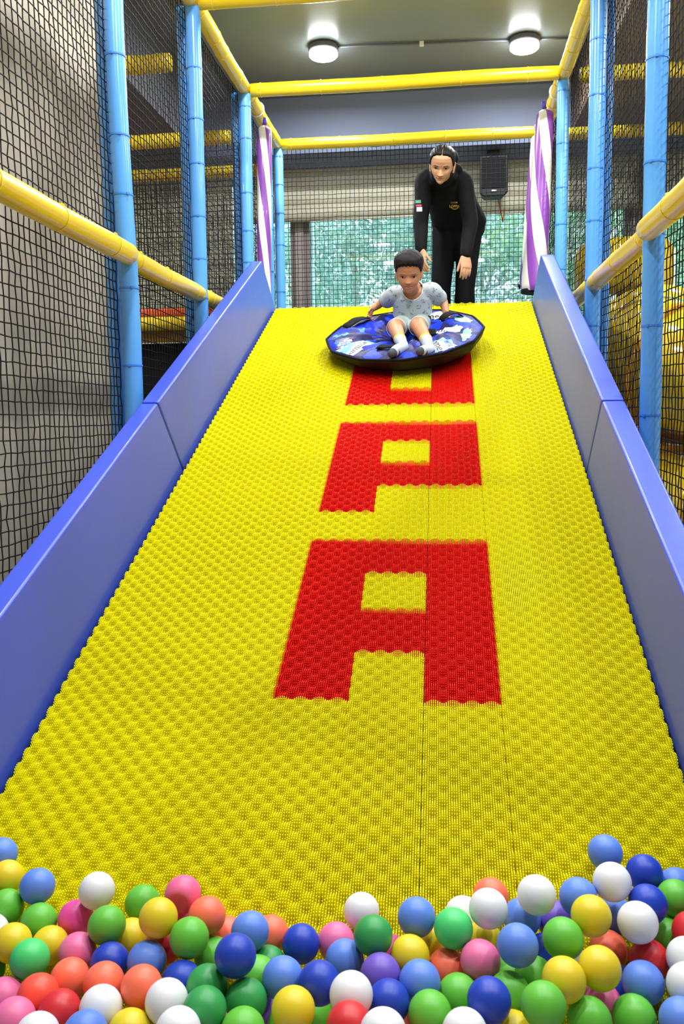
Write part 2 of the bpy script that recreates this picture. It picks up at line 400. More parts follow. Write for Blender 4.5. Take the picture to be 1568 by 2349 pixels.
# ------------------------------------------------------------------ slide: deck, brush tiles, padded side panels
s_root = empty('slide', S(0, -1.2, -0.05)); tag(s_root, 'long yellow brush-mat slide with red letters', 'slide')
mb = MB()
t0, t1 = -1.3, 3.62
c = [S(x, t, n) for x in (-0.83, 0.83) for t in (t0, t1) for n in (-0.075, -0.031)]
mb.add(c, [(0, 1, 3, 2), (4, 6, 7, 5), (0, 4, 5, 1), (2, 3, 7, 6), (0, 2, 6, 4), (1, 5, 7, 3)])
mb.build('deck_board', M_BLACK, s_root)
TS = 0.2
def tile_mesh(name, m):
    nx, ny = 36, 32; V = []; Fc = []
    h0 = -0.030
    pw = TS-0.0016
    V += [(-pw/2, -pw/2, h0), (pw/2, -pw/2, h0), (pw/2, pw/2, h0), (-pw/2, pw/2, h0), (-pw/2, -pw/2, h0+0.006), (pw/2, -pw/2, h0+0.006), (pw/2, pw/2, h0+0.006), (-pw/2, pw/2, h0+0.006)]
    Fc += [(4, 5, 6, 7), (0, 1, 5, 4), (1, 2, 6, 5), (2, 3, 7, 6), (3, 0, 4, 7)]
    rg = random.Random(4)
    for i in range(nx):
        for j in range(ny):
            u = (i+0.5)/nx; v = (j+0.5)/ny
            k = math.cos(2*math.pi*4*(u-0.125))*math.cos(2*math.pi*4*v)
            h = -0.0120*((1-k)/2)**1.7+rg.uniform(-.0004, .0004)
            x = (u-0.5)*pw; y = (v-0.5)*pw
            lx = x+0.0*math.sin(2*math.pi*4*(u-0.125))*math.cos(2*math.pi*4*v)*-1
            ly = y+0.0*math.cos(2*math.pi*4*(u-0.125))*math.sin(2*math.pi*4*v)*-1
            b = len(V); rb, rt = 0.0029, 0.0021
            for an in (-math.pi/2, math.pi/6, 5*math.pi/6): V.append((x+0.74*rb*math.cos(an), y+1.1*rb*math.sin(an), h0+0.006))
            for an in (-math.pi/2, math.pi/6, 5*math.pi/6): V.append((lx+0.74*rt*math.cos(an), ly+1.1*rt*math.sin(an), h))
            Fc += [(b, b+1, b+4, b+3), (b+1, b+2, b+5, b+4), (b+2, b, b+3, b+5), (b+3, b+4, b+5)]
    me = mesh(name, V, Fc); me.materials.append(m); return me
TY = tile_mesh('yellow_brush_tile', M_MATY); TR = tile_mesh('red_brush_tile', M_MATR)
RED = {}
for r0, pat in ((0, ['R.R', 'RRR', 'R.R', 'RRR']), (5, ['R..', 'RRR', 'R.R', 'RRR']), (10, ['RRR', 'R.R', 'R.R', 'RRR'])):
    for i, p in enumerate(pat):
        for j, ch in enumerate(p):
            if ch == 'R': RED[(r0+i, 3+j)] = 1
rotS = Matrix(((1, 0, 0), (0, ST.y, SN.y), (0, ST.z, SN.z)))
for r in range(-6, 18):
    for cidx in range(8):
        red = (r, cidx) in RED
        o = bpy.data.objects.new('red_brush_tile' if red else 'yellow_brush_tile', TR if red else TY); COL.objects.link(o)
        p = S((cidx-3.5)*TS, (r+0.5)*TS, rng.uniform(-0.0008, 0.0008))
        M4 = rotS.to_4x4(); M4.translation = p
        o.matrix_world = M4; o.parent = s_root; o.matrix_parent_inverse = Matrix.Translation(s_root.location).inverted()

def side_panel(xi, xo, ta, tb, label, endcut=None):
    # ta/tb = lower and upper end at the mat; ends are cut plumb
    n0, n1 = -0.06, 0.345
    k = math.tan(TH)
    cut = lambda t, n, e: t-n*(k if e is None else e)
    mb = MB(); na, nb = 10, 40
    rows = []
    def ring(u):
        pts = []
        for x, n in ((xi, n0), (xi, n0+0.2*(n1-n0)), (xi, n0+0.5*(n1-n0)), (xi, n0+0.8*(n1-n0)), (xi, n1), (xo, n1), (xo, n0+0.5*(n1-n0)), (xo, n0)):
            t = cut(ta, n, None)+(cut(tb, n, endcut)-cut(ta, n, None))*u
            pts.append(S(x, t, n))
        return pts
    V = []; Fc = []
    for i in range(nb+1): V += ring(i/nb)
    for i in range(nb):
        for j in range(8): Fc.append((i*8+j, i*8+(j+1) % 8, (i+1)*8+(j+1) % 8, (i+1)*8+j))
    Fc += [tuple(range(8)), tuple(nb*8+j for j in range(7, -1, -1))]
    o = MB().add(V, Fc).build('padded_side_panel', M_PAD, None)
    bm = bmesh.new(); bm.from_mesh(o.data); bmesh.ops.recalc_face_normals(bm, faces=bm.faces); bm.to_mesh(o.data); bm.free()
    b = o.modifiers.new('bevel', 'BEVEL'); b.width = 0.009; b.segments = 3; b.limit_method = 'ANGLE'; b.angle_limit = R_(50)
    o.data.polygons.foreach_set('use_smooth', [True]*len(o.data.polygons))
    w = o.modifiers.new('wn', 'WEIGHTED_NORMAL'); w.keep_sharp = True
    tag(o, label, 'padding', 'blue padded side panels')
    # stitched seam along the top inner edge
    xs = xi+(-0.004 if xo < xi else 0.004)
    return o
JT = 1.36
side_panel(-0.814, -0.882, -1.6, JT-0.004, 'lower blue padded panel on the left of the slide')
side_panel(-0.814, -0.882, JT+0.004, 3.64, 'upper blue padded panel on the left of the slide', 0.72)
side_panel(0.806, 0.884, -1.6, JT-0.044, 'lower blue padded panel on the right of the slide')
side_panel(0.806, 0.884, JT-0.036, 3.60, 'upper blue padded panel on the right of the slide', 0.85)
o = MB().box(-0.95, 0.95, 3.37, 4.56, 1.13, 1.22).build('platform_deck', mat('grey_deck_vinyl', rgb(120, 120, 130), 0.6), None, bevel=0.01); tag(o, 'deck of the launch platform behind the top of the slide', 'platform')
o = MB().box(-0.80, 0.80, 3.375, 3.40, 1.225, 1.40).build('platform_step', M_BLACK, None); tag(o, 'black riser behind the crest of the slide', 'riser')

# ------------------------------------------------------------------ striped hanging bags
def stripe_mat():
    m = bpy.data.materials.new('purple_white_spiral_vinyl'); m.use_nodes = True
    nt = m.node_tree; p = nt.nodes['Principled BSDF']; N_ = nt.nodes.new; Lk = nt.links.new
    p.inputs['Roughness'].default_value = 0.32; p.inputs['Coat Weight'].default_value = 0.2
    tc = N_('ShaderNodeTexCoord'); sp = N_('ShaderNodeSeparateXYZ'); Lk(tc.outputs['Object'], sp.inputs[0])
    at = N_('ShaderNodeMath'); at.operation = 'ARCTAN2'; Lk(sp.outputs['Y'], at.inputs[0]); Lk(sp.outputs['X'], at.inputs[1])
    m1 = N_('ShaderNodeMath'); m1.operation = 'MULTIPLY'; m1.inputs[1].default_value = 3/(2*math.pi); Lk(at.outputs[0], m1.inputs[0])
    m2 = N_('ShaderNodeMath'); m2.operation = 'MULTIPLY_ADD'; m2.inputs[1].default_value = 1.55; Lk(sp.outputs['Z'], m2.inputs[0]); Lk(m1.outputs[0], m2.inputs[2])
    fr = N_('ShaderNodeMath'); fr.operation = 'FRACT'; Lk(m2.outputs[0], fr.inputs[0])
    gt = N_('ShaderNodeMath'); gt.operation = 'GREATER_THAN'; gt.inputs[1].default_value = 0.5; Lk(fr.outputs[0], gt.inputs[0])
    mx = N_('ShaderNodeMix'); mx.data_type = 'RGBA'; mx.inputs['A'].default_value = rgb(140, 72, 168); mx.inputs['B'].default_value = rgb(232, 230, 214)
    Lk(gt.outputs[0], mx.inputs['Factor']); Lk(mx.outputs['Result'], p.inputs['Base Color'])
    return m
M_STRIPE = stripe_mat()
def bag(top, bot, r0, r1, label, spin=0.0, flat=0.8):
    top = Vector(top); bot = Vector(bot); d = (top-bot); L = d.length; d.normalize()
    ax = Vector((1, 0, 0)); ax = (ax-d*ax.dot(d)).normalized(); ay = d.cross(ax)
    M3 = Matrix((ax, ay, d)).transposed()
    root = empty('hanging_bag', bot); tag(root, label, 'hanging bag', 'purple and white striped hanging bags')
    n = 40; prof = []
    K = 28
    for i in range(K+1):
        u = i/K
        prof.append(((r1+(r0-r1)*u**0.9)*(1+0.015*math.sin(u*17)), L*u))
    V = []; Fc = []
    prof = [(r1*0.80, -0.004), (r1*0.97, 0.0)]+prof[1:]+[(r0*0.8, L+0.015), (r0*0.35, L+0.03), (0.004, L+0.034)]
    for i, (r, h) in enumerate(prof):
        for j in range(n):
            a = 2*math.pi*j/n
            w = 1+0.05*math.sin(3*a+h*2)*(1-h/L*0.6)
            V.append((r*w*math.cos(a), r*w*flat*math.sin(a), h))
    k = len(prof)
    Fc = [(i*n+j, i*n+(j+1) % n, (i+1)*n+(j+1) % n, (i+1)*n+j) for i in range(k-1) for j in range(n)]+[tuple(range(n-1, -1, -1))]
    o = link('bag_skin', mesh('bag_skin', V, Fc, True), M_STRIPE); o.parent = root
    o.matrix_local = (M3 @ Matrix.Rotation(spin, 3, 'Z')).to_4x4()
    e = MB().lathe([(r1*0.86, -0.012), (r1*0.9, 0.004), (r1*0.86, 0.012)], n=n).add([(r1*0.86*math.cos(2*math.pi*j/n), r1*0.86*flat*math.sin(2*math.pi*j/n), -0.012) for j in range(n)], [tuple(range(n-1, -1, -1))])
    eo = link('bag_base', mesh('bag_base', [(v.x, v.y*(flat if abs(v.z+0.012) > 1e-6 or True else 1), v.z) for v in e.V], e.F, True), M_BLACK); eo.parent = root; eo.matrix_local = M3.to_4x4()
    st = MB().tube([top+d*0.02, Vector((top.x+0.01*(1 if top.x < 0 else -1), top.y, ZT-0.06))], 0.014, 8).build('hanging_strap', mat('violet_strap', rgb(70, 40, 140), 0.6), None, smooth=True); put(st, root)
    lp = MB(); pts = []
    xc = XL if top.x < 0 else XR
    for i in range(17):
        a = 2*math.pi*i/16; pts.append((xc+0.048*math.cos(a), top.y, ZT+0.048*math.sin(a)))
    lp.tube(pts, 0.006, 6, cap=False); put(lp.build('tape_loop', M_WHITE, None, smooth=True), root)
    return root
bag((-0.952, 3.80, 2.70), (-0.978, 3.80, 1.50), 0.052, 0.050, 'purple and white striped bag hanging on the left of the platform', 0.6)
bag((0.922, 3.78, 2.70), (0.862, 3.74, 1.56), 0.062, 0.098, 'nearer purple and white striped bag on the right of the platform', 2.2)
bag((0.922, 4.22, 2.68), (0.872, 4.18, 1.66), 0.052, 0.086, 'farther purple and white striped bag on the right of the platform', 1.2)

# ------------------------------------------------------------------ loudspeaker under the beam
def text_mesh(txt, size, bold=0.0, extrude=0.0):
    cu = bpy.data.curves.new('t', 'FONT'); cu.body = txt; cu.size = size; cu.align_x = 'CENTER'; cu.align_y = 'CENTER'; cu.offset = bold; cu.resolution_u = 4; cu.extrude = extrude
    ob = bpy.data.objects.new('t', cu); COL.objects.link(ob)
    dg = bpy.context.evaluated_depsgraph_get(); me = bpy.data.meshes.new_from_object(ob.evaluated_get(dg))
    bpy.data.objects.remove(ob); bpy.data.curves.remove(cu)
    return me
sx, sy, sz = 0.682, 5.34, 2.725
sp_ = empty('loudspeaker', (sx, sy, sz-0.19)); tag(sp_, 'black loudspeaker hung under the beam right of the woman', 'loudspeaker')
mb = MB(); hw, hh = 0.118, 0.165
prof = [(-hw, -hh+0.03), (-hw+0.03, -hh), (hw-0.03, -hh), (hw, -hh+0.03), (hw, hh), (-hw, hh)]
V = [(sx+x, sy-0.09, sz+z) for x, z in prof]+[(sx+x*0.78, sy+0.11, sz+z*0.92) for x, z in prof]
mb.add(V, [tuple(range(6)), tuple(range(11, 5, -1))]+[(i, i+6, (i+1) % 6+6, (i+1) % 6) for i in range(6)])
mb.build('cabinet', M_DARK, sp_, bevel=0.01)
g = MB().box(sx-0.10, sx+0.10, sy-0.100, sy-0.088, sz-0.10, sz+0.145).build('grille', mat('speaker_grille', rgb(18, 18, 21), 0.65, 0.25, bump=0.6, bscale=300), sp_, bevel=0.008)
MB().lathe([(0.0, 0), (0.05, 0.0), (0.055, -0.006), (0.06, 0)], n=24).build('horn_ring', M_DARK, None, smooth=True)
hr = bpy.data.objects['horn_ring']; hr.matrix_world = Matrix.Translation((sx, sy-0.098, sz+0.10)) @ Matrix.Rotation(R_(90), 4, 'X'); hr.parent = sp_; hr.matrix_parent_inverse = Matrix.Translation(sp_.location).inverted()
MB().box(sx-0.02, sx+0.02, sy-0.103, sy-0.092, sz-0.128, sz-0.118).build('badge', M_WHITE, sp_)
MB().box(sx-0.05, sx+0.05, sy-0.02, sy+0.06, sz+0.16, 2.95).build('bracket', M_DARK, sp_, bevel=0.004)
MB().tube([(sx+0.04, sy+0.10, sz-0.1), (sx+0.10, sy+0.25, sz-0.3), (sx+0.12, sy+0.28, sz-0.15)], 0.005, 6).build('cable', M_ORANGE, sp_, smooth=True)

# ------------------------------------------------------------------ yellow tube slide behind the right net
ts = empty('tube_slide', (1.78, 2.95, ZF)); tag(ts, 'glossy yellow spiral tube slide behind the right net', 'tube slide')
M_TS = mat('glossy_yellow_plastic', rgb(238, 200, 20), 0.16, 0.5, coat=0.5)
M_TS2 = mat('amber_flange', rgb(225, 165, 15), 0.25, 0.5)
def helix(u):
    a = R_(-185)+u*2*math.pi*1.7
    return Vector((1.83+0.37*math.cos(a), 2.95+0.37*math.sin(a), 1.08-1.36*u))
K = 128; nseg = 16; rt = 0.33
for k in range(nseg):
    pts = [helix((k*8+i)/K) for i in range(9)]
    o = MB().tube(pts, rt, 32, cap=False).build('tube_section', M_TS, ts, smooth=True)
    sd = o.modifiers.new('thick', 'SOLIDIFY'); sd.thickness = 0.008
for k in range(1, nseg):
    p = helix(k*8/K); q = helix(k*8/K+0.004); d = (q-p).normalized()
    MB().tube([p-d*0.012, p+d*0.012], rt+0.03, 32).build('flange', M_TS2, ts, bevel=0.004)
p0 = helix(0); d0 = (helix(0.004)-p0).normalized()
MB().tube([p0-d0*0.05, p0, p0+d0*0.03], [rt+0.06, rt+0.05, rt+0.01], 32, cap=False).build('entry_lip', M_TS, ts, smooth=True)
o = MB().lathe([(0.0, 0.02), (0.30, 0.0), (0.34, -0.06), (0.34, -0.30), (0.30, -0.34), (0, -0.34)], (1.52, 4.15, 1.92), 32).build('yellow_dome', M_TS, None, smooth=True); tag(o, 'yellow rounded slide hood behind the third right post', 'slide hood')
MB().tube([(1.52, 4.15, ZF), (1.52, 4.15, 1.60)], 0.04, 12).build('support_pole', M_DARK, o, smooth=True)

# ------------------------------------------------------------------ trees outside
M_BARK = mat('bark', rgb(168, 172, 164), 0.9)
def leaf_mat(name, col):
    m = bpy.data.materials.new(name); m.use_nodes = True; nt = m.node_tree; nt.nodes.clear()
    o = nt.nodes.new('ShaderNodeOutputMaterial'); d = nt.nodes.new('ShaderNodeBsdfDiffuse'); t = nt.nodes.new('ShaderNodeBsdfTranslucent'); g = nt.nodes.new('ShaderNodeBsdfGlossy'); g.inputs['Roughness'].default_value = 0.35
    nz = nt.nodes.new('ShaderNodeTexNoise'); nz.inputs['Scale'].default_value = 2.2
    tc = nt.nodes.new('ShaderNodeTexCoord'); nt.links.new(tc.outputs['Object'], nz.inputs['Vector'])
    mx = nt.nodes.new('ShaderNodeMix'); mx.data_type = 'RGBA'; mx.inputs['A'].default_value = tuple(c*0.55 for c in col[:3])+(1,); mx.inputs['B'].default_value = tuple(min(1, c*1.35) for c in col[:3])+(1,)
    nt.links.new(nz.outputs['Fac'], mx.inputs['Factor'])
    for n in (d, t): nt.links.new(mx.outputs['Result'], n.inputs[0])
    a = nt.nodes.new('ShaderNodeMixShader'); a.inputs[0].default_value = 0.4; nt.links.new(d.outputs[0], a.inputs[1]); nt.links.new(t.outputs[0], a.inputs[2])
    b = nt.nodes.new('ShaderNodeMixShader'); b.inputs[0].default_value = 0.10; nt.links.new(a.outputs[0], b.inputs[1]); nt.links.new(g.outputs[0], b.inputs[2])
    nt.links.new(b.outputs[0], o.inputs[0]); return m
LEAFM = [leaf_mat('teal_leaf', rgb(176, 204, 196)), leaf_mat('green_leaf', rgb(176, 210, 172)), leaf_mat('grey_leaf', rgb(186, 206, 208))]
def tree(x, y, zc, rx, rz, n, kind, label, seed):
    rg = np.random.default_rng(seed)
    r = empty('tree', (x, y, ZF-1.5)); tag(r, label, 'tree', 'trees outside the window')
    mb = MB().tube([(x, y, ZF-1.5), (x+0.1, y, zc-0.6), (x+0.05, y+0.1, zc+rz*0.5)], [0.08, 0.04, 0.015], 10)
    for i in range(4):
        a = rg.uniform(0, 6.28); mb.tube([(x+0.08, y, zc-0.4+0.12*i), (x+rx*0.7*math.cos(a), y+0.6*math.sin(a), zc+rz*rg.uniform(-.2, .6))], [0.018, 0.005], 6)
    mb.build('trunk', M_BARK, r, smooth=True)
    n = int(n*1.7); V = np.zeros((n*4, 3))
    cl = rg.normal(0, 1, (70, 3)); cl /= np.linalg.norm(cl, axis=1)[:, None]; cl *= rg.uniform(0.25, 1, (70, 1))**0.5
    ci = rg.integers(0, 70, n)
    P = cl[ci]*np.array([rx, 0.9, rz])+rg.normal(0, 0.16, (n, 3))
    P += np.array([x, y, zc])
    A = rg.normal(0, 1, (n, 3)); A /= np.linalg.norm(A, axis=1)[:, None]
    B = np.cross(A, rg.normal(0, 1, (n, 3))); B /= np.linalg.norm(B, axis=1)[:, None]
    ls = rg.uniform(0.03, 0.06, (n, 1))
    V[0::4] = P-A*ls; V[1::4] = P+B*ls*0.42; V[2::4] = P+A*ls+np.array([0, 0, -0.01]); V[3::4] = P-B*ls*0.42
    me = mesh('foliage', V.tolist(), [(4*i, 4*i+1, 4*i+2, 4*i+3) for i in range(n)])
    o = link('foliage', me, LEAFM[kind]); put(o, r); o['kind'] = 'stuff'
for a in [(-3.0, 9.0, 2.6, 1.3, 1.3, 4200, 0, 'teal leafed tree outside, left of the pillar', 1), (-0.9, 8.6, 2.9, 1.2, 1.2, 4800, 0, 'dense teal tree outside just right of the pillar', 2), (0.7, 9.2, 2.5, 1.3, 1.2, 4800, 2, 'grey green tree outside, behind the woman', 3),
          (2.1, 8.5, 2.7, 1.2, 1.2, 4500, 1, 'brighter green tree outside, behind the right bags', 4), (3.9, 9.2, 2.7, 1.5, 1.4, 4200, 0, 'teal tree outside, behind the right net', 5), (-0.2, 11.5, 2.9, 2.4, 1.3, 5000, 2, 'pale tree farther out in the middle of the window', 6), (3.4, 11.8, 3.0, 2.2, 1.5, 4500, 1, 'pale green tree farther out on the right', 7), (-3.9, 11.8, 3.0, 2.0, 1.5, 4000, 2, 'pale tree farther out on the left', 8)]:
    tree(*a)
o = MB().box(-14, 14, 6.0, 26, ZF-1.6, ZF-1.5).build('floor_outside', mat('lawn', rgb(120, 150, 110), 0.9, vary=0.2), None); o['kind'] = 'structure'; o['label'] = 'lawn outside the window'

# ------------------------------------------------------------------ balls
BALLS = [
(-0.694,-0.527,-0.191,'LB'),(-0.653,-0.581,-0.211,'Y'),(-0.568,-0.617,-0.205,'LB'),(-0.428,-0.650,-0.188,'W'),(-0.625,-0.639,-0.240,'LG'),(-0.543,-0.667,-0.249,'LG'),(-0.472,-0.654,-0.246,'HP'),(-0.348,-0.618,-0.228,'LG'),(-0.246,-0.674,-0.172,'PKD'),(-0.378,-0.726,-0.210,'LG'),(-0.266,-0.758,-0.169,'Y'),(-0.189,-0.712,-0.189,'OR'),(-0.621,-0.709,-0.250,'W'),(-0.551,-0.755,-0.237,'Y'),(-0.496,-0.719,-0.262,'Y'),(-0.429,-0.746,-0.254,'PK'),(-0.349,-0.684,-0.259,'Y'),(-0.202,-0.781,-0.189,'LG'),(-0.163,-0.670,-0.253,'OR'),(-0.079,-0.663,-0.250,'OR'),(-0.103,-0.730,-0.203,'LB'),(-0.170,-0.741,-0.250,'LG'),(-0.098,-0.860,-0.164,'RB'),(-0.353,-0.779,-0.248,'RB'),(-0.278,-0.792,-0.231,'LB'),(-0.202,-0.831,-0.239,'RB'),(-0.495,-0.799,-0.237,'MT'),(-0.413,-0.815,-0.258,'OR'),(-0.441,-0.879,-0.246,'RO'),(-0.336,-0.847,-0.239,'OR'),(-0.260,-0.869,-0.225,'OR'),(-0.521,-0.849,-0.279,'PK'),(-0.448,-0.949,-0.240,'PK'),(-0.383,-0.920,-0.242,'RD'),(-0.314,-0.914,-0.234,'W'),(-0.201,-0.914,-0.215,'W'),(-0.146,-0.868,-0.217,'G'),(-0.131,-0.936,-0.208,'G'),(-0.077,-0.880,-0.229,'G'),(-0.072,-0.732,-0.267,'G'),(-0.076,-0.798,-0.243,'LG'),(-0.023,-0.836,-0.216,'LB'),(-0.014,-0.702,-0.240,'RB'),(0.043,-0.858,-0.205,'RB'),(0.048,-0.671,-0.252,'PK'),(0.072,-0.738,-0.242,'LB'),(0.010,-0.921,-0.209,'Y'),(0.023,-0.798,-0.307,'LG'),(-0.253,-0.948,-0.247,'Y'),(-0.311,-0.984,-0.227,'LB'),(-0.154,-1.002,-0.197,'W'),(-0.065,-0.953,-0.227,'LG'),(-0.139,-0.836,-0.324,'PK'),(-0.385,-0.995,-0.228,'W'),(-0.257,-0.653,-0.246,'HP'),(-0.269,-0.723,-0.243,'RD'),(-0.053,-0.804,-0.310,'PU'),(-0.600,-0.767,-0.286,'G'),(0.091,-0.611,-0.225,'W'),(0.124,-0.737,-0.193,'G'),(0.200,-0.687,-0.184,'LB'),(0.146,-0.686,-0.259,'HP'),(0.141,-0.798,-0.225,'PU'),(0.190,-0.748,-0.220,'Y'),(0.238,-0.665,-0.251,'Y'),(0.267,-0.716,-0.184,'MT'),(0.287,-0.607,-0.224,'W'),(0.330,-0.694,-0.156,'W'),(0.342,-0.567,-0.206,'OR'),(0.313,-0.760,-0.214,'PK'),(0.256,-0.733,-0.251,'OR'),(0.209,-0.816,-0.221,'LB'),(0.323,-0.667,-0.236,'Y'),(0.374,-0.788,-0.163,'LB'),(0.396,-0.631,-0.208,'LB'),(0.418,-0.670,-0.139,'W'),(0.460,-0.606,-0.224,'PU'),(0.454,-0.754,-0.168,'LG'),(0.497,-0.643,-0.155,'LB'),(0.508,-0.713,-0.148,'Y'),(0.577,-0.471,-0.155,'LB'),(0.561,-0.623,-0.133,'W'),(0.640,-0.534,-0.161,'RB'),(0.704,-0.525,-0.190,'LB'),(0.684,-0.592,-0.178,'LG'),(0.622,-0.639,-0.164,'RB'),(0.573,-0.592,-0.217,'LB'),(0.590,-0.704,-0.161,'W'),(0.661,-0.630,-0.233,'LG'),(0.691,-0.677,-0.190,'RD'),(0.550,-0.657,-0.247,'OR'),(0.506,-0.809,-0.182,'Y'),(0.611,-0.708,-0.229,'RD'),(0.585,-0.774,-0.227,'LB'),(0.665,-0.742,-0.199,'W'),(0.648,-0.811,-0.201,'W'),(0.442,-0.853,-0.176,'Y'),(0.406,-0.760,-0.239,'LG'),(0.359,-0.812,-0.235,'LG'),(0.274,-0.808,-0.247,'LG'),(0.321,-0.885,-0.197,'RB'),(0.403,-0.911,-0.181,'LG'),(0.159,-0.866,-0.225,'RB'),(0.101,-0.898,-0.193,'W'),(0.227,-0.884,-0.227,'LG'),(0.105,-0.968,-0.194,'RD'),(0.160,-1.008,-0.172,'W'),(0.168,-0.803,-0.309,'OR'),(0.281,-0.942,-0.212,'W'),(0.360,-0.880,-0.256,'Y'),(0.481,-0.867,-0.233,'LG'),(0.557,-0.836,-0.246,'LG'),(0.515,-0.781,-0.265,'PK'),(0.435,-0.670,-0.252,'RB'),(0.621,-0.874,-0.219,'LB'),(0.556,-0.724,-0.271,'RB'),(0.366,-0.711,-0.271,'LG'),(0.486,-0.719,-0.249,'W'),]
BURIED = [
(0.158,-0.946,-0.241,'OR'),(0.689,-0.702,-0.260,'LG'),(0.289,-0.880,-0.261,'G'),(0.110,-0.878,-0.278,'RD'),(-0.009,-0.869,-0.278,'LG'),(-0.190,-0.903,-0.286,'Y'),(0.647,-0.793,-0.287,'G'),(-0.358,-0.880,-0.313,'LB'),]
APRON = [
(-0.716,-0.946,-0.337,'RB'),(-0.646,-0.944,-0.327,'W'),(-0.566,-0.942,-0.320,'W'),(-0.437,-0.947,-0.341,'LG'),(-0.353,-0.955,-0.329,'Y'),(-0.143,-0.958,-0.340,'Y'),(-0.056,-0.941,-0.323,'OR'),(0.016,-0.947,-0.330,'Y'),(0.149,-0.962,-0.320,'LB'),(0.311,-0.954,-0.323,'RD'),(0.457,-0.945,-0.332,'LB'),(0.595,-0.956,-0.341,'LB'),(0.737,-0.943,-0.326,'Y'),(0.810,-0.954,-0.321,'G'),(0.891,-0.951,-0.323,'W'),(0.963,-0.955,-0.330,'RD'),(-0.716,-1.013,-0.401,'OR'),(-0.637,-1.028,-0.319,'W'),(-0.636,-1.030,-0.406,'W'),(-0.511,-1.029,-0.324,'LB'),(-0.508,-1.009,-0.392,'W'),(-0.419,-1.029,-0.337,'LB'),(-0.290,-1.007,-0.341,'G'),(-0.206,-1.022,-0.332,'PK'),(-0.058,-1.021,-0.334,'LB'),(0.077,-1.021,-0.331,'OR'),(0.241,-1.015,-0.334,'OR'),(0.367,-1.020,-0.325,'Y'),(0.532,-1.012,-0.318,'W'),(-0.717,-1.076,-0.342,'OR'),(-0.580,-1.086,-0.328,'LB'),(-0.359,-1.079,-0.341,'LG'),]

BR = 0.0350
BCOL = {'LB': ('light blue', rgb(94, 134, 222)), 'RB': ('royal blue', rgb(28, 62, 178)), 'W': ('white', rgb(228, 228, 230)), 'LG': ('lime green', rgb(98, 186, 58)), 'G': ('grass green', rgb(50, 152, 76)), 'MT': ('mint green', rgb(72, 206, 110)),
        'Y': ('yellow', rgb(226, 200, 34)), 'OR': ('coral orange', rgb(255, 116, 84)), 'RO': ('orange red', rgb(250, 84, 60)), 'PK': ('pink', rgb(232, 112, 160)), 'PKD': ('pink', rgb(238, 104, 150)), 'HP': ('hot pink', rgb(236, 76, 160)), 'RD': ('red', rgb(208, 42, 48)), 'PU': ('purple', rgb(112, 84, 186))}
def ball_mesh(name, dent=False):
    V = []; nu, nv = 36, 20
    for i in range(nv+1):
        p = math.pi*i/nv
        for j in range(nu):
            a = 2*math.pi*j/nu; d = Vector((math.sin(p)*math.cos(a), math.sin(p)*math.sin(a), math.cos(p)))
            r = BR*(1-0.004*math.exp(-((p-math.pi/2)/0.035)**2))
            if dent:
                ang = d.angle(Vector((-0.02, -0.93, -0.05)))
                if ang < 0.62: r = min(r, BR*math.cos(0.62)/max(math.cos(ang), 0.2)*0.995-0.006*(1-(ang/0.62)**2))
            V.append(d*r)
    Fc = [(i*nu+j, (i+1)*nu+j, (i+1)*nu+(j+1) % nu, i*nu+(j+1) % nu) for i in range(nv) for j in range(nu)]
    me = mesh(name, V, Fc, True)
    bm = bmesh.new(); bm.from_mesh(me); bmesh.ops.remove_doubles(bm, verts=bm.verts, dist=1e-6); bm.to_mesh(me); bm.free()
    me.polygons.foreach_set('use_smooth', [True]*len(me.polygons))
    return me
BMESH = {}
for k, (nm, c) in BCOL.items():
    me = ball_mesh('plastic_ball', k == 'PKD')
    me.materials.append(mat(nm.replace(' ', '_')+'_ball_plastic'+('_dented' if k == 'PKD' else ''), c, 0.42, 0.45))
    BMESH[k] = me
ORD = ['first', 'second', 'third', 'fourth', 'fifth', 'sixth', 'seventh', 'eighth', 'ninth', 'tenth', 'eleventh', 'twelfth', 'thirteenth', 'fourteenth', 'fifteenth', 'sixteenth', 'seventeenth', 'eighteenth', 'nineteenth', 'twentieth', 'twenty-first', 'twenty-second']
info = [(proj((x, y, z)), k, i) for i, (x, y, z, k) in enumerate(BALLS)]
rank = {}
for k in BCOL:
    same = sorted([(q[0][0], q[2]) for q in info if BCOL[q[1]][0] == BCOL[k][0]])
    for r, (_, i) in enumerate(same): rank[i] = (r, len(same))
def neighbour(i):
    (px, py), k, _ = info[i]; best = None
    for (qx, qy), kk, j in info:
        if j == i or kk == k or BCOL[kk][0] == BCOL[k][0]: continue
        d = math.hypot(qx-px, qy-py)
        if best is None or d < best[0]: best = (d, qx-px, qy-py, kk)
    d, dx, dy, kk = best
    w = ('left of' if dx > 0 else 'right of') if abs(dx) > abs(dy) else ('below' if dy < 0 else 'above')
    return '%s a %s one' % (w, BCOL[kk][0])
for i, (x, y, z, k) in enumerate(BALLS):
    o = bpy.data.objects.new('plastic_ball', BMESH[k]); COL.objects.link(o); o.location = (x, y, z)
    if k != 'PKD': o.rotation_euler = (rng.uniform(0, 6), rng.uniform(0, 6), rng.uniform(0, 6))
    r, n = rank[i]; nm = BCOL[k][0]
    if k == 'PKD': lab = 'pink plastic ball with a round dent, lying on the yellow mat'
    elif n == 1: lab = '%s plastic ball, the only one of its colour, %s' % (nm, neighbour(i))
    else: lab = '%s ball, %s from left of its colour, %s' % (nm, ORD[r], neighbour(i))
    tag(o, lab, 'ball', 'plastic balls in the pit')
for x, y, z, k in BURIED:
    o = bpy.data.objects.new('plastic_ball', BMESH[k]); COL.objects.link(o); o.location = (x, y, z)
    tag(o, '%s plastic ball buried beneath the top layer of balls' % BCOL[k][0], 'ball', 'buried %s plastic balls' % BCOL[k][0])

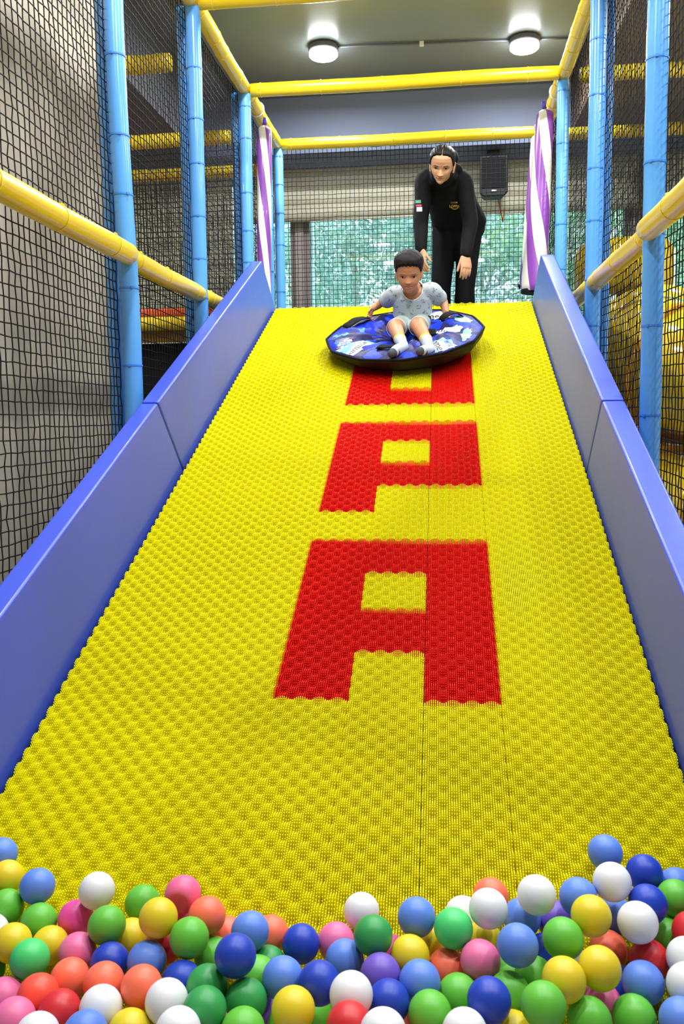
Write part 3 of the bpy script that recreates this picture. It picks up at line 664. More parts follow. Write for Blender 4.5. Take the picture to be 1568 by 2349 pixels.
for x, y, z, k in APRON:
    o = bpy.data.objects.new('plastic_ball', BMESH[k]); COL.objects.link(o); o.location = (x, y, z)
    tag(o, '%s plastic ball in the front of the pit, just below the picture' % BCOL[k][0], 'ball', 'front %s plastic balls' % BCOL[k][0])

# ------------------------------------------------------------------ snow tube
TC = (0.052, 2.728); TR0 = 0.416; TILT = 0.055
def tubeR(phi):
    n = 12; a = (phi % (2*math.pi/n))-math.pi/n
    poly = math.cos(math.pi/n)/math.cos(a)
    return TR0*(0.25+0.75*poly)*(1+0.012*math.sin(2*phi+0.6))
def top_n(x, t):
    dx, dt = x-TC[0], t-TC[1]; rho = math.hypot(dx, dt); phi = math.atan2(dt, dx); q = min(1.0, rho/tubeR(phi))
    if q > 0.42: n = 0.092+0.020*math.sin(math.pi*(1-q)/0.58)**0.75
    else:
        s = q/0.42; n = 0.048+0.044*s*s*(3-2*s)
    w = math.sin(math.pi*q)
    n += w*(0.006*math.sin(7*phi+9*q)+0.005*math.sin(13*phi-7*q+1)+0.0035*math.sin(23*phi+15*q))
    return n+TILT*dx
tb = empty('snow_tube', S(TC[0], TC[1], 0.0)); tag(tb, 'round blue camouflage sliding tube with black underside and handles', 'sliding tube')
def camo():
    m = bpy.data.materials.new('blue_camouflage_cloth'); m.use_nodes = True
    nt = m.node_tree; p = nt.nodes['Principled BSDF']; N_ = nt.nodes.new; Lk = nt.links.new
    p.inputs['Roughness'].default_value = 0.5; p.inputs['Specular IOR Level'].default_value = 0.15
    tc = N_('ShaderNodeTexCoord'); mp = N_('ShaderNodeMapping'); Lk(tc.outputs['Object'], mp.inputs[0])
    def layer(loc, sc, det, thr):
        mpp = N_('ShaderNodeMapping'); mpp.inputs['Location'].default_value = loc; Lk(tc.outputs['Object'], mpp.inputs[0])
        nz = N_('ShaderNodeTexNoise'); nz.inputs['Scale'].default_value = sc; nz.inputs['Detail'].default_value = det; nz.inputs['Distortion'].default_value = 0.6
        Lk(mpp.outputs[0], nz.inputs['Vector'])
        g = N_('ShaderNodeMath'); g.operation = 'GREATER_THAN'; g.inputs[1].default_value = thr; Lk(nz.outputs['Fac'], g.inputs[0]); return g
    col = None
    base = rgb(14, 40, 178)
    prev = None
    for loc, sc, det, thr, c in (((0, 0, 0), 8, 2.5, 0.49, rgb(24, 24, 78)), ((3, 1, 7), 9, 2.5, 0.66, rgb(80, 142, 220)), ((5, 8, 2), 7, 2.0, 0.61, rgb(20, 54, 200)), ((9, 4, 4), 9, 3, 0.80, rgb(215, 222, 232))):
        g = layer(loc, sc, det, thr)
        mx = N_('ShaderNodeMix'); mx.data_type = 'RGBA'; mx.inputs['A'].default_value = base
        if prev is not None: Lk(prev.outputs['Result'], mx.inputs['A'])
        mx.inputs['B'].default_value = c; Lk(g.outputs[0], mx.inputs['Factor']); prev = mx
    Lk(prev.outputs['Result'], p.inputs['Base Color'])
    nb_ = N_('ShaderNodeTexNoise'); nb_.inputs['Scale'].default_value = 11; nb_.inputs['Detail'].default_value = 3; Lk(tc.outputs['Object'], nb_.inputs['Vector'])
    bp = N_('ShaderNodeBump'); bp.inputs['Strength'].default_value = 0.6; bp.inputs['Distance'].default_value = 0.02; Lk(nb_.outputs['Fac'], bp.inputs['Height']); Lk(bp.outputs['Normal'], p.inputs['Normal'])
    return m
nr, na = 40, 144
V = [S(TC[0], TC[1], top_n(*TC))]; Fc = []
for i in range(1, nr+1):
    for j in range(na):
        ph = 2*math.pi*j/na; rr = tubeR(ph)*i/nr; x = TC[0]+rr*math.cos(ph); t = TC[1]+rr*math.sin(ph)
        V.append(S(x, t, top_n(x, t)))
Fc += [(0, 1+j, 1+(j+1) % na) for j in range(na)]
Fc += [(1+i*na+j, 1+(i+1)*na+j, 1+(i+1)*na+(j+1) % na, 1+i*na+(j+1) % na) for i in range(nr-1) for j in range(na)]
MB().add(V, Fc).build('cover', camo(), tb, smooth=True)
rows = []
for q, n in ((1.0, 0.094), (1.012, 0.088), (1.0, 0.078), (0.985, 0.060), (0.93, 0.034), (0.84, 0.014), (0.70, 0.004), (0.3, 0.003)):
    rows.append([S(TC[0]+tubeR(2*math.pi*j/na)*q*math.cos(2*math.pi*j/na), TC[1]+tubeR(2*math.pi*j/na)*q*math.sin(2*math.pi*j/na), n+TILT*tubeR(2*math.pi*j/na)*q*math.cos(2*math.pi*j/na)*n/0.092) for j in range(na)])
mbx = MB(); k = len(rows)
mbx.add([p for r in rows for p in r], [(i*na+j, i*na+(j+1) % na, (i+1)*na+(j+1) % na, (i+1)*na+j) for i in range(k-1) for j in range(na)])
mbx.build('underside', mat('black_rubber_cloth', rgb(16, 16, 18), 0.6, 0.3), tb, smooth=True)
mbr = MB().tube([S(TC[0]+tubeR(2*math.pi*j/na)*math.cos(2*math.pi*j/na), TC[1]+tubeR(2*math.pi*j/na)*math.sin(2*math.pi*j/na), 0.094+TILT*tubeR(2*math.pi*j/na)*math.cos(2*math.pi*j/na)) for j in range(na+1)], 0.007, 8, cap=False)
mbr.build('rim_piping', M_BLACK, tb, smooth=True)
def strap(x0, t0, x1, t1, w, h, name='handle_strap'):
    d = Vector((x1-x0, t1-t0)); nn = Vector((-d.y, d.x)).normalized()*w/2; K = 12
    up = []; dn = []
    for i in range(K+1):
        u = i/K; x = x0+d.x*u; t = t0+d.y*u; hh_ = 0.004+h*math.sin(math.pi*u)**0.7
        base = top_n(x, t)
        up.append([S(x+nn.x*s_, t+nn.y*s_, base+hh_) for s_ in (-1, -.4, .4, 1)])
    o = MB().grid(up).build(name, M_BLACK, tb, smooth=True)
    sd = o.modifiers.new('thick', 'SOLIDIFY'); sd.thickness = 0.004; sd.offset = 0
strap(-0.275, 2.845, -0.150, 2.985, 0.060, 0.022)
strap(0.245, 2.845, 0.355, 2.905, 0.055, 0.030)
strap(-0.075, 2.47, 0.03, 2.44, 0.05, 0.012)
strap(0.185, 2.76, 0.200, 2.66, 0.045, 0.012)
def inside(x, t):
    dx, dt = x-TC[0], t-TC[1]; rho = math.hypot(dx, dt); lim = tubeR(math.atan2(dt, dx))*0.965
    return (x, t) if rho <= lim else (TC[0]+dx*lim/rho, TC[1]+dt*lim/rho)
def decal(poly, m, name, off=0.0016):                  # a printed patch lying on the cover: poly = outline in (x, t)
    cx = sum(p[0] for p in poly)/len(poly); ct = sum(p[1] for p in poly)/len(poly)
    V = []; Fc = []; K = 6; n = len(poly)
    V.append(S(cx, ct, top_n(cx, ct)+off))
    for i in range(1, K+1):
        for p in poly:
            x, t = inside(cx+(p[0]-cx)*i/K, ct+(p[1]-ct)*i/K); V.append(S(x, t, top_n(x, t)+off))
    Fc += [(0, 1+j, 1+(j+1) % n) for j in range(n)]
    Fc += [(1+i*n+j, 1+(i+1)*n+j, 1+(i+1)*n+(j+1) % n, 1+i*n+(j+1) % n) for i in range(K-1) for j in range(n)]
    MB().add(V, Fc).build(name, m, tb, smooth=True)
def densify(me, mx):
    bm = bmesh.new(); bm.from_mesh(me); bmesh.ops.triangulate(bm, faces=bm.faces)
    for _ in range(4):
        e = [e for e in bm.edges if e.calc_length() > mx]
        if not e: break
        bmesh.ops.subdivide_edges(bm, edges=e, cuts=1); bmesh.ops.triangulate(bm, faces=bm.faces)
    bm.to_mesh(me); bm.free(); return me
def cover_text(txt, size, x, t, ang, m, name='printed_word', sy_=1.0, off=0.0026):
    me = densify(text_mesh(txt, size, 0.0006), size*0.2)
    ca, sa = math.cos(ang), math.sin(ang)
    for v in me.vertices:
        a, b = v.co.x, v.co.y*sy_
        xx, tt = inside(x+a*ca-b*sa, t+a*sa+b*ca)
        v.co = S(xx, tt, top_n(xx, tt)+off)
    o = link(name, me, m); put(o, tb)
def blob_poly(x, t, w, h, ang, seed, n=22):
    rg = random.Random(seed); P = []
    for i in range(n):
        a = 2*math.pi*i/n; r = 1+0.22*rg.uniform(-1, 1)
        u, v = w/2*r*math.cos(a), h/2*r*math.sin(a)
        P.append((x+u*math.cos(ang)-v*math.sin(ang), t+u*math.sin(ang)+v*math.cos(ang)))
    return P
M_PW = mat('print_white', rgb(228, 232, 238), 0.4); M_PL = mat('print_light_blue', rgb(104, 172, 240), 0.4); M_PK_ = mat('print_black', rgb(18, 18, 22), 0.5); M_PB = mat('print_blue', rgb(40, 90, 220), 0.45); M_PR = mat('print_red', rgb(190, 70, 60), 0.5)
def quad(x, t, w, h, ang):
    P = []
    for a, b in ((-1, -1), (0, -1), (1, -1), (1, 0), (1, 1), (0, 1), (-1, 1), (-1, 0)):
        u, v = a*w/2, b*h/2; P.append((x+u*math.cos(ang)-v*math.sin(ang), t+u*math.sin(ang)+v*math.cos(ang)))
    return P
decal(blob_poly(-0.235, 2.50, 0.10, 0.34, -0.9, 3), M_PL, 'print_patch', 0.0012)
decal(quad(-0.185, 2.49, 0.18, 0.062, 0.95), M_PW, 'print_patch')
cover_text('Summe', 0.056, -0.185, 2.493, 0.95, M_PK_)
decal(blob_poly(-0.268, 2.60, 0.075, 0.16, 0.2, 5), M_PB, 'print_patch', 0.0012)
for i in range(5):                                      # small block-character print
    for j in range(3):
        if (i*3+j) % 7 != 5: decal(quad(-0.262+0.022*(j-1)+0.004*i, 2.60+0.030*(i-2), 0.017, 0.012+0.010*((i+j) % 2), 0.2), M_PW if (i+j) % 3 else M_PR, 'print_character', 0.0022)
decal(blob_poly(0.265, 2.43, 0.13, 0.26, 0.3, 7), M_PL, 'print_patch', 0.0012)
decal(blob_poly(0.258, 2.42, 0.085, 0.20, 0.3, 8), M_PW, 'print_patch')
cover_text('omere', 0.062, 0.238, 2.42, -1.25, M_PK_)
cover_text('era', 0.055, 0.285, 2.47, -1.15, M_PB)
decal(blob_poly(0.322, 2.42, 0.045, 0.10, 0.5, 11), M_PW, 'print_patch')
decal(blob_poly(0.285, 2.70, 0.14, 0.11, 0.1, 9), M_PW, 'print_patch')
cover_text('omer', 0.055, 0.262, 2.675, -0.45, M_PK_)
cover_text('tere', 0.05, 0.285, 2.735, 0.1, M_PB)
decal(blob_poly(0.235, 2.945, 0.10, 0.12, 0.0, 12), M_PW, 'print_patch')
cover_text('mere', 0.06, 0.228, 2.93, -0.1, M_PK_)
decal(blob_poly(0.365, 2.84, 0.09, 0.12, 0.4, 14), M_PL, 'print_patch')
decal(blob_poly(0.375, 2.60, 0.05, 0.16, -0.2, 15), M_PL, 'print_patch')
decal(blob_poly(-0.05, 3.13, 0.16, 0.05, 0.0, 16), M_PW, 'print_patch')

# ------------------------------------------------------------------ people: tools
def ringloft(mb, secs, n=24):                          # secs: (centre, axis_u with radius, axis_v with radius); rounded ends
    secs = [(Vector(c), Vector(u), Vector(v)) for c, u, v in secs]
    dA = (secs[0][0]-secs[1][0]).normalized(); dB = (secs[-1][0]-secs[-2][0]).normalized()
    def cap(c, u, v, d):
        r = min(u.length, v.length); return [(c+d*r*s, u*k, v*k) for s, k in ((0.97, 0.22), (0.85, 0.52), (0.6, 0.8), (0.3, 0.95))]
    full = cap(*secs[0], dA)+secs+list(reversed(cap(*secs[-1], dB)))
    V = []; k = len(full)
    for c, u, v in full:
        for j in range(n):
            a = 2*math.pi*j/n; V.append(c+u*math.cos(a)+v*math.sin(a))
    Fc = [(i*n+j, i*n+(j+1) % n, (i+1)*n+(j+1) % n, (i+1)*n+j) for i in range(k-1) for j in range(n)]
    Fc += [tuple(range(n-1, -1, -1)), tuple((k-1)*n+j for j in range(n))]
    mb.add(V, Fc)
def limb(mb, pts, rad, n=16, sub=5):
    pts = [Vector(p) for p in pts]; k = len(pts)
    P = []; Rr = []
    for i in range(k-1):                               # Catmull-Rom for soft joints
        p0 = pts[max(i-1, 0)]; p1 = pts[i]; p2 = pts[i+1]; p3 = pts[min(i+2, k-1)]
        for s in range(sub):
            u = s/sub
            P.append(0.5*((2*p1)+(p2-p0)*u+(2*p0-5*p1+4*p2-p3)*u*u+(3*p1-p0-3*p2+p3)*u**3)); Rr.append(rad[i]+(rad[i+1]-rad[i])*u)
    P.append(pts[-1]); Rr.append(rad[-1])
    T0 = (P[1]-P[0]).normalized(); a = T0.orthogonal().normalized(); secs = []
    for i, p in enumerate(P):
        T = (P[min(i+1, len(P)-1)]-P[max(i-1, 0)]).normalized(); a = (a-T*a.dot(T)).normalized(); b = T.cross(a)
        secs.append((p, a*Rr[i], b*Rr[i]))
    ringloft(mb, secs, n)
def ball(mb, c, u, v, w, n=20):                        # ellipsoid with axis vectors
    c = Vector(c); u = Vector(u); v = Vector(v); w = Vector(w); V = []; m_ = n//2
    for i in range(m_+1):
        p = math.pi*i/m_
        for j in range(n):
            a = 2*math.pi*j/n; V.append(c+(u*math.cos(a)+v*math.sin(a))*max(math.sin(p), 1e-3)+w*math.cos(p))
    mb.add(V, [(i*n+j, (i+1)*n+j, (i+1)*n+(j+1) % n, i*n+(j+1) % n) for i in range(m_) for j in range(n)])
def remesh(mb, voxel, it=4, fac=0.5):
    me = mesh('tmp', mb.V, mb.F)
    bm = bmesh.new(); bm.from_mesh(me); bmesh.ops.recalc_face_normals(bm, faces=bm.faces); bm.to_mesh(me); bm.free()
    o = bpy.data.objects.new('tmp', me); COL.objects.link(o)
    r = o.modifiers.new('r', 'REMESH'); r.mode = 'VOXEL'; r.voxel_size = voxel; r.use_smooth_shade = True
    if it:
        s = o.modifiers.new('s', 'SMOOTH'); s.factor = fac; s.iterations = it
    dg = bpy.context.evaluated_depsgraph_get(); out = bpy.data.meshes.new_from_object(o.evaluated_get(dg))
    bpy.data.objects.remove(o); bpy.data.meshes.remove(me)
    out.polygons.foreach_set('use_smooth', [True]*len(out.polygons))
    return out
def child(name, me, m, parent):
    o = link(name, me, None); o.data.materials.clear(); o.data.materials.append(m); put(o, parent); return o
def add_mesh(mb, me):
    mb.add([v.co.copy() for v in me.vertices], [tuple(p.vertices) for p in me.polygons])
def hand(mb, wrist, d, pn, side, sc=1.0, curl=0.35, spread=0.06, thumb_out=0.6):
    # d fingers direction, pn palm-side normal (fingers curl towards it), side = direction of the thumb
    w = Vector(wrist); d = Vector(d).normalized(); pn = Vector(pn); pn = (pn-d*pn.dot(d)).normalized()
    sd = d.cross(pn).normalized()
    if sd.dot(Vector(side)) < 0: sd = -sd
    L = 0.088*sc
    ringloft(mb, [(w-d*0.01*sc, sd*0.024*sc, pn*0.018*sc), (w+d*L*0.3, sd*0.033*sc, pn*0.015*sc), (w+d*L*0.7, sd*0.039*sc, pn*0.0135*sc), (w+d*L*0.95, sd*0.038*sc, pn*0.011*sc)], 20)
    for off, ln, rr in ((0.030, 0.070, 0.0083), (0.010, 0.079, 0.0086), (-0.010, 0.073, 0.0082), (-0.029, 0.056, 0.0072)):
        p = w+d*L*0.92+sd*off*sc; dirv = (d+sd*off/0.03*spread).normalized(); pts = [p]; ang = 0
        for seg, fr in enumerate((0.45, 0.30, 0.25)):
            ang += curl*(0.8, 1.0, 0.7)[seg]
            dd = dirv*math.cos(ang)+pn*math.sin(ang); p = p+dd*ln*fr*sc; pts.append(p)
        limb(mb, pts, [rr*sc, rr*0.97*sc, rr*0.9*sc, rr*0.78*sc], 12, 3)
    p = w+d*L*0.22+sd*0.024*sc+pn*0.004*sc; dv = (d*0.75+sd*thumb_out+pn*0.25).normalized(); pts = [p]
    for ln, k in ((0.034, 0.0), (0.030, 0.25), (0.024, 0.5)):
        dv2 = (dv+d*k+pn*k*0.5).normalized(); p = p+dv2*ln*sc; pts.append(p)
    limb(mb, pts, [0.0125*sc, 0.0105*sc, 0.0095*sc, 0.0080*sc], 12, 3)

class Head:
    """Head in its own frame: X side, Y face, Z up, chin at z=0, crown at z=H."""
    ZK = [0, .03, .08, .15, .25, .35, .45, .55, .65, .75, .85, .92, .97, 1.0]
    def __init__(s, origin, fwd, up, H, child=False):
        s.H = H; s.child = child
        Y = Vector(fwd).normalized(); Z = Vector(up); Z = (Z-Y*Z.dot(Y)).normalized(); X = Y.cross(Z)
        s.M = Matrix((X, Y, Z)).transposed(); s.O = Vector(origin)
        if child:
            s.hw = [.072, .126, .176, .226, .276, .306, .320, .332, .340, .334, .295, .228, .142, .01]
            s.yf = [.255, .33, .365, .375, .395, .40, .395, .415, .425, .41, .34, .255, .155, .01]
            s.yb = [.05, .08, .14, .20, .30, .40, .47, .52, .54, .52, .44, .33, .20, .01]
        else:
            s.hw = [.060, .108, .150, .200, .262, .305, .328, .340, .348, .345, .305, .235, .145, .01]
            s.yf = [.27, .355, .39, .385, .40, .405, .395, .415, .420, .40, .325, .24, .145, .01]
            s.yb = [.05, .08, .13, .20, .30, .39, .45, .49, .51, .49, .41, .31, .19, .01]
        zd = np.linspace(0, 1, 401)
        def sm(v):
            a = np.interp(zd, s.ZK, v); k = np.hanning(21); k /= k.sum()
            b = np.convolve(np.r_[np.full(10, a[0]), a, np.full(10, a[-1])], k, 'valid')
            w = np.clip((zd-0.94)/0.06, 0, 1)
            cap = np.interp(0.94, zd, b)*np.sqrt(np.clip(1-((zd-0.90)/0.10)**2, 0, 1))/math.sqrt(1-0.16)
            return b*(1-w)+cap*w if True else b
        s.zd = zd; s._hw = sm(s.hw); s._yf = sm(s.yf); s._yb = sm(s.yb)
    def prof(s, z):
        return np.interp(z, s.zd, s._hw), np.interp(z, s.zd, s._yf), np.interp(z, s.zd, s._yb)
    def feat(s, x, z):
        """forward relief of the face, in units of H"""
        ax = np.abs(x); c = s.child; G = lambda d, w: np.exp(-(d/w)**2)
        zt, zb_ = (.455, .315) if c else (.475, .300)
        nh = .075 if c else .105
        ramp = np.clip((zt-z)/(zt-zb_), 0, 1)
        fall = np.clip((z-(zb_-.045))/.045, 0, 1)
        fall = fall*fall*(3-2*fall)
        sig = (.030+.028*ramp) if not c else (.034+.032*ramp)
        d = (0.012+nh*ramp**1.3)*np.exp(-(x/sig)**2)*np.where(z < zb_, fall, 1)*np.clip((zt+.05-z)/.05, 0, 1)
        d = d+.030*G(ax-.056, .022)*G(z-(zb_+.0), .024)
        ez = .445 if c else .46; ex = .150
        d = d-.036*G(ax-ex, .080)*G(z-ez, .045)+.024*G(ax-ex, .046)*G(z-ez+.003, .026)
        d = d+.012*G(ax-.14, .10)*G(z-ez-.085, .03)
        d = d+(.030 if c else .014)*G(ax-.20, .085)*G(z-(.28 if c else .31), .07)
        if c:   # broad smile: cheeks up, lips stretched
            ml = .192+.5*ax**2*2.2
            d = d+.014*G(x, .12)*(G(z-(ml+.022), .016)+G(z-(ml-.030), .016))
        else:
            ml = .190+.6*ax**2
            d = d+.018*G(x, .085)*(G(z-(ml+.018), .015)+G(z-(ml-.020), .017))-.010*G(x, .10)*G(z-ml, .007)
        d = d+.016*G(x, .08)*G(z-.065, .035)
        return d
    def y_at(s, x, z):
        hw, yf, yb = s.prof(z)
        q = np.clip(np.abs(x)/hw, 0, .999)
        ca = np.sqrt(np.clip(1-q**(2/0.9), 0, 1))
        return yf*ca**0.95+s.feat(x, z)*np.clip(ca*1.6, 0, 1)
    def P(s, x, y, z):
        return s.O+s.M @ (Vector((x, y, z))*s.H)
    def grid(s, nv=110, na=140, off=None):
        vs = np.r_[np.linspace(0.0, .93, nv-14), .93+.07*np.sin(np.linspace(0.08, 1, 14)*math.pi/2)]
        A = np.linspace(0, 2*math.pi, na, endpoint=False)
        A = A-0.35*np.sin(A)*0.5                      # denser at the face
        Z, AA = np.meshgrid(vs, A, indexing='ij')
        hw, yf, yb = s.prof(Z)
        sa, ca = np.sin(AA), np.cos(AA)
        X = hw*np.sign(sa)*np.abs(sa)**0.9
        Yy = np.where(ca > 0, yf*np.abs(ca)**0.95, -yb*np.abs(ca)**0.95)
        Yy = Yy+np.where(ca > 0, s.feat(X, Z)*np.clip(ca*1.6, 0, 1), 0)
        # jaw line rises towards the ears and the back
        back = np.clip(-ca*0.6+0.35, 0, 1)
        Zs = Z+np.clip(.22-Z, 0, 1)*back*0.9
        return X, Yy, Zs, Z, AA
    def skin(s, mb):
        X, Y, Z, _, _ = s.grid(); nv, na = X.shape
        V = [s.P(X[i, j], Y[i, j], Z[i, j]) for i in range(nv) for j in range(na)]
        Fc = [(i*na+j, i*na+(j+1) % na, (i+1)*na+(j+1) % na, (i+1)*na+j) for i in range(nv-1) for j in range(na)]
        Fc += [tuple(range(na-1, -1, -1)), tuple((nv-1)*na+j for j in range(na))]
        mb.add(V, Fc)
        h = s.H; out = 0.5 if s.child else 0.32
        for sg in (-1, 1):                            # ears
            c = s.P(sg*((.315 if s.child else .342)+.02*out), -.03, .40)
            ux = s.M @ Vector((sg*0.55*out, -0.8, 0.0)).normalized(); uz = s.M @ Vector((sg*.12, -.18, 1)).normalized(); un = ux.cross(uz).normalized()
            ball(mb, c+ux*h*.03, ux*h*.080, un*h*.022, uz*h*.135)
            pts = []
            for i in range(12):
                a = R_(-120+i*22); pts.append(c+ux*h*(.03+.082*math.cos(a))+uz*h*.135*math.sin(a)*-1+un*h*.012*sg*0)
            limb(mb, pts, [h*.017]*12, 8, 2)
            ball(mb, c-uz*h*.105+ux*h*.012, ux*h*.034, un*h*.018, uz*h*.034)
    def patch(s, poly, off, K=5):
        """fill an outline drawn on the face, following its surface"""
        cx = sum(p[0] for p in poly)/len(poly); cz = sum(p[1] for p in poly)/len(poly); n = len(poly)
        def q(x, z, o): return s.P(x, float(s.y_at(x, z))+o/s.H, z)
        V = [q(cx, cz, off)]
        for i in range(1, K+1):
            for p in poly: V.append(q(cx+(p[0]-cx)*i/K, cz+(p[1]-cz)*i/K, off*(1 if i < K else 0.3)))
        Fc = [(0, 1+j, 1+(j+1) % n) for j in range(n)]+[(1+i*n+j, 1+(i+1)*n+j, 1+(i+1)*n+(j+1) % n, 1+i*n+(j+1) % n) for i in range(K-1) for j in range(n)]
        return V, Fc
    def line(s, pts, r, off):
        m_ = MB(); m_.tube([s.P(x, float(s.y_at(x, z))+off/s.H, z) for x, z in pts], r, 6); return m_
    def hair(s, zl, thick, part=False, noise=0.0, seed=0, nv=150, na=240):
        rg = np.random.default_rng(seed)
        X, Y, Zs, Z, AA = s.grid(nv, na)
        ab = np.abs((AA+math.pi) % (2*math.pi)-math.pi)
        zh = np.interp(ab, [q[0] for q in zl], [q[1] for q in zl])
        if noise:
            zh = zh+noise*(np.sin(AA*23+seed)+0.7*np.sin(AA*41+2)+.5*np.sin(AA*67))*np.clip(1.4-ab, 0, 1)
        m_ = np.clip((Zs-zh)/(.07 if not noise else .06), 0, 1); m_ = m_*m_*(3-2*m_)
        t = thick/s.H*(1.0 if not noise else (0.42+0.58*np.clip((Zs-.58)/.25, 0, 1)))
        off = -.022+(t+.022)*m_
        lump = (np.sin(X*38+Z*9)+np.sin(X*61-Y*20+1.3)*.7+np.sin(Y*47+X*13)*.8)/2.5
        off = off+m_*(noise*0.9*lump if noise else .004*np.sin(X*110+Y*20))
        if part:
            pl = np.exp(-((X+0.004)/.016)**2)*np.clip((Y+.05)/.1, 0, 1)*np.clip((Zs-.6)/.1, 0, 1)
            off = off-(t+.004)*pl
        C_ = np.stack([X*0, Y*0-.03, np.full_like(Z, .55)], -1); P_ = np.stack([X, Y, Zs], -1); D = P_-C_; D /= np.linalg.norm(D, axis=-1)[..., None]
        Q = P_+D*off[..., None]
        V = [s.P(*Q[i, j]) for i in range(nv) for j in range(na)]
        Fc = [(i*na+j, i*na+(j+1) % na, (i+1)*na+(j+1) % na, (i+1)*na+j) for i in range(nv-1) for j in range(na) if m_[i, j]+m_[i+1, j]+m_[i, (j+1) % na]+m_[i+1, (j+1) % na] > 0.001]
        Fc += [tuple((nv-1)*na+j for j in range(na))]
        return V, Fc

def hair_mat(name, col, rough):
    m = bpy.data.materials.new(name); m.use_nodes = True; nt = m.node_tree; p = nt.nodes['Principled BSDF']
    p.inputs['Base Color'].default_value = col; p.inputs['Roughness'].default_value = rough; p.inputs['Specular IOR Level'].default_value = 0.15
    tc = nt.nodes.new('ShaderNodeTexCoord'); mp = nt.nodes.new('ShaderNodeMapping'); mp.inputs['Scale'].default_value = (260, 26, 26)
    nz = nt.nodes.new('ShaderNodeTexNoise'); nz.inputs['Scale'].default_value = 1.0; nz.inputs['Detail'].default_value = 3
    bp = nt.nodes.new('ShaderNodeBump'); bp.inputs['Strength'].default_value = 0.5; bp.inputs['Distance'].default_value = 0.004
    nt.links.new(tc.outputs['Object'], mp.inputs[0]); nt.links.new(mp.outputs[0], nz.inputs['Vector']); nt.links.new(nz.outputs['Fac'], bp.inputs['Height']); nt.links.new(bp.outputs['Normal'], p.inputs['Normal'])
    return m
def skin_mat(name, col):
    m = mat(name, col, 0.55, 0.3, vary=0.05, vscale=14)
    p = m.node_tree.nodes['Principled BSDF']; p.inputs['Subsurface Weight'].default_value = 0.12; p.inputs['Subsurface Radius'].default_value = (0.012, 0.005, 0.003); p.inputs['Subsurface Scale'].default_value = 0.6
    return m
def project_mesh(me2d, target, O, U, Vv, D, off=0.0012):
    """wrap a flat mesh (x, y) onto a garment by casting along D"""
    bvh = BVHTree.FromPolygons([v.co for v in target.vertices], [tuple(p.vertices) for p in target.polygons])
    O = Vector(O); U = Vector(U).normalized(); Vv = Vector(Vv).normalized(); D = Vector(D).normalized(); last = None
    for v in me2d.vertices:
        st = O+U*v.co.x+Vv*v.co.y
        h, nrm, _, _ = bvh.ray_cast(st-D*0.4, D, 1.0)
        if h is None: h = last if last is not None else st
        else: last = h
        v.co = h-D*off
    return me2d
def almond(cx, cz, w, h, sgn=1, droop=0.0, n=14, tilt=0.06):
    P_ = []
    for i in range(n):
        a = 2*math.pi*i/n; u = math.cos(a); v = math.sin(a)
        P_.append((cx+w*u, cz+h*v*(1-abs(u)**2.2*0.55)*(1.0 if v > 0 else 0.75)+sgn*tilt*w*u+droop*u*u*-1))
    return P_
M_EYEW = mat('eye_white', rgb(205, 196, 188), 0.3); M_IRIS = mat('dark_brown_iris', rgb(26, 16, 12), 0.15); M_LASH = mat('black_lash', rgb(16, 12, 12), 0.7)
M_TEETH = mat('teeth', rgb(206, 192, 172), 0.4)

# ------------------------------------------------------------------ woman behind the crest
SKW = skin_mat('warm_skin', rgb(190, 142, 106)); M_HOOD = mat('black_cotton', rgb(12, 12, 13), 0.85, 0.2, bump=0.35, bscale=18)
M_TROU = mat('black_trouser_cloth', rgb(10, 10, 11), 0.88, 0.15, bump=0.25, bscale=12)
ZP = 1.22
hipc = Vector((0.366, 4.06, 2.105)); chest = Vector((0.288, 3.765, 2.250)); nb = Vector((0.262, 3.645, 2.315))
ax_t = (nb-hipc).normalized(); X_ = Vector((1, 0.06, -0.03)).normalized(); X_ = (X_-ax_t*X_.dot(ax_t)).normalized(); FB = ax_t.cross(X_)
if FB.y > 0: FB = -FB
shR, shL = Vector((0.142, 3.66, 2.285)), Vector((0.392, 3.675, 2.272))        # her right is image left
elR, wrR = Vector((0.117, 3.585, 2.030)), Vector((0.118, 3.50, 1.812))
elL, wrL = Vector((0.437, 3.64, 2.010)), Vector((0.406, 3.53, 1.775))
WH = Head((0.246, 3.452, 2.218), (-0.10, -0.85, -0.50), (0.075, -0.50, 0.85), 0.212)
def torso(mb, k, hem=False):
    mid = hipc.lerp(chest, 0.5)
    ringloft(mb, [(hipc-ax_t*0.06, X_*0.165*k, FB*0.118*k), (hipc, X_*0.168*k, FB*0.12*k), (mid, X_*0.150*k, FB*0.112*k), (chest, X_*0.158*k, FB*0.118*k), (chest.lerp(nb, 0.6), X_*0.138*k, FB*0.088*k), (nb, X_*0.075*k, FB*0.062*k)], 32)
body = MB(); torso(body, 0.90)
neck_top = WH.P(0, -.08, .22)
limb(body, [nb-ax_t*0.03, nb.lerp(neck_top, 0.5), neck_top], [0.058, 0.052, 0.054], 18)
for sh, el, wr, sd in ((shR, elR, wrR, -1), (shL, elL, wrL, 1)):
    limb(body, [sh, sh.lerp(el, 0.5), el, el.lerp(wr, 0.4), wr], [0.046, 0.042, 0.036, 0.034, 0.024], 16)
hand(body, wrR, (0.14, -0.25, -1), (0.85, 0.5, 0.1), (0.0, -1, 0), 0.98, 0.25, 0.0, 0.25)
hand(body, wrL, (0.02, -0.28, -1), (-0.35, 0.9, -0.1), (-1, -0.4, 0), 1.0, 0.32, 0.0, 0.25)
legs = [(Vector((0.275, 4.05, 2.03)), Vector((0.248, 3.96, 1.63)), Vector((0.226, 3.97, ZP+0.06))), (Vector((0.445, 4.05, 2.03)), Vector((0.412, 3.94, 1.62)), Vector((0.407, 3.94, ZP+0.06)))]
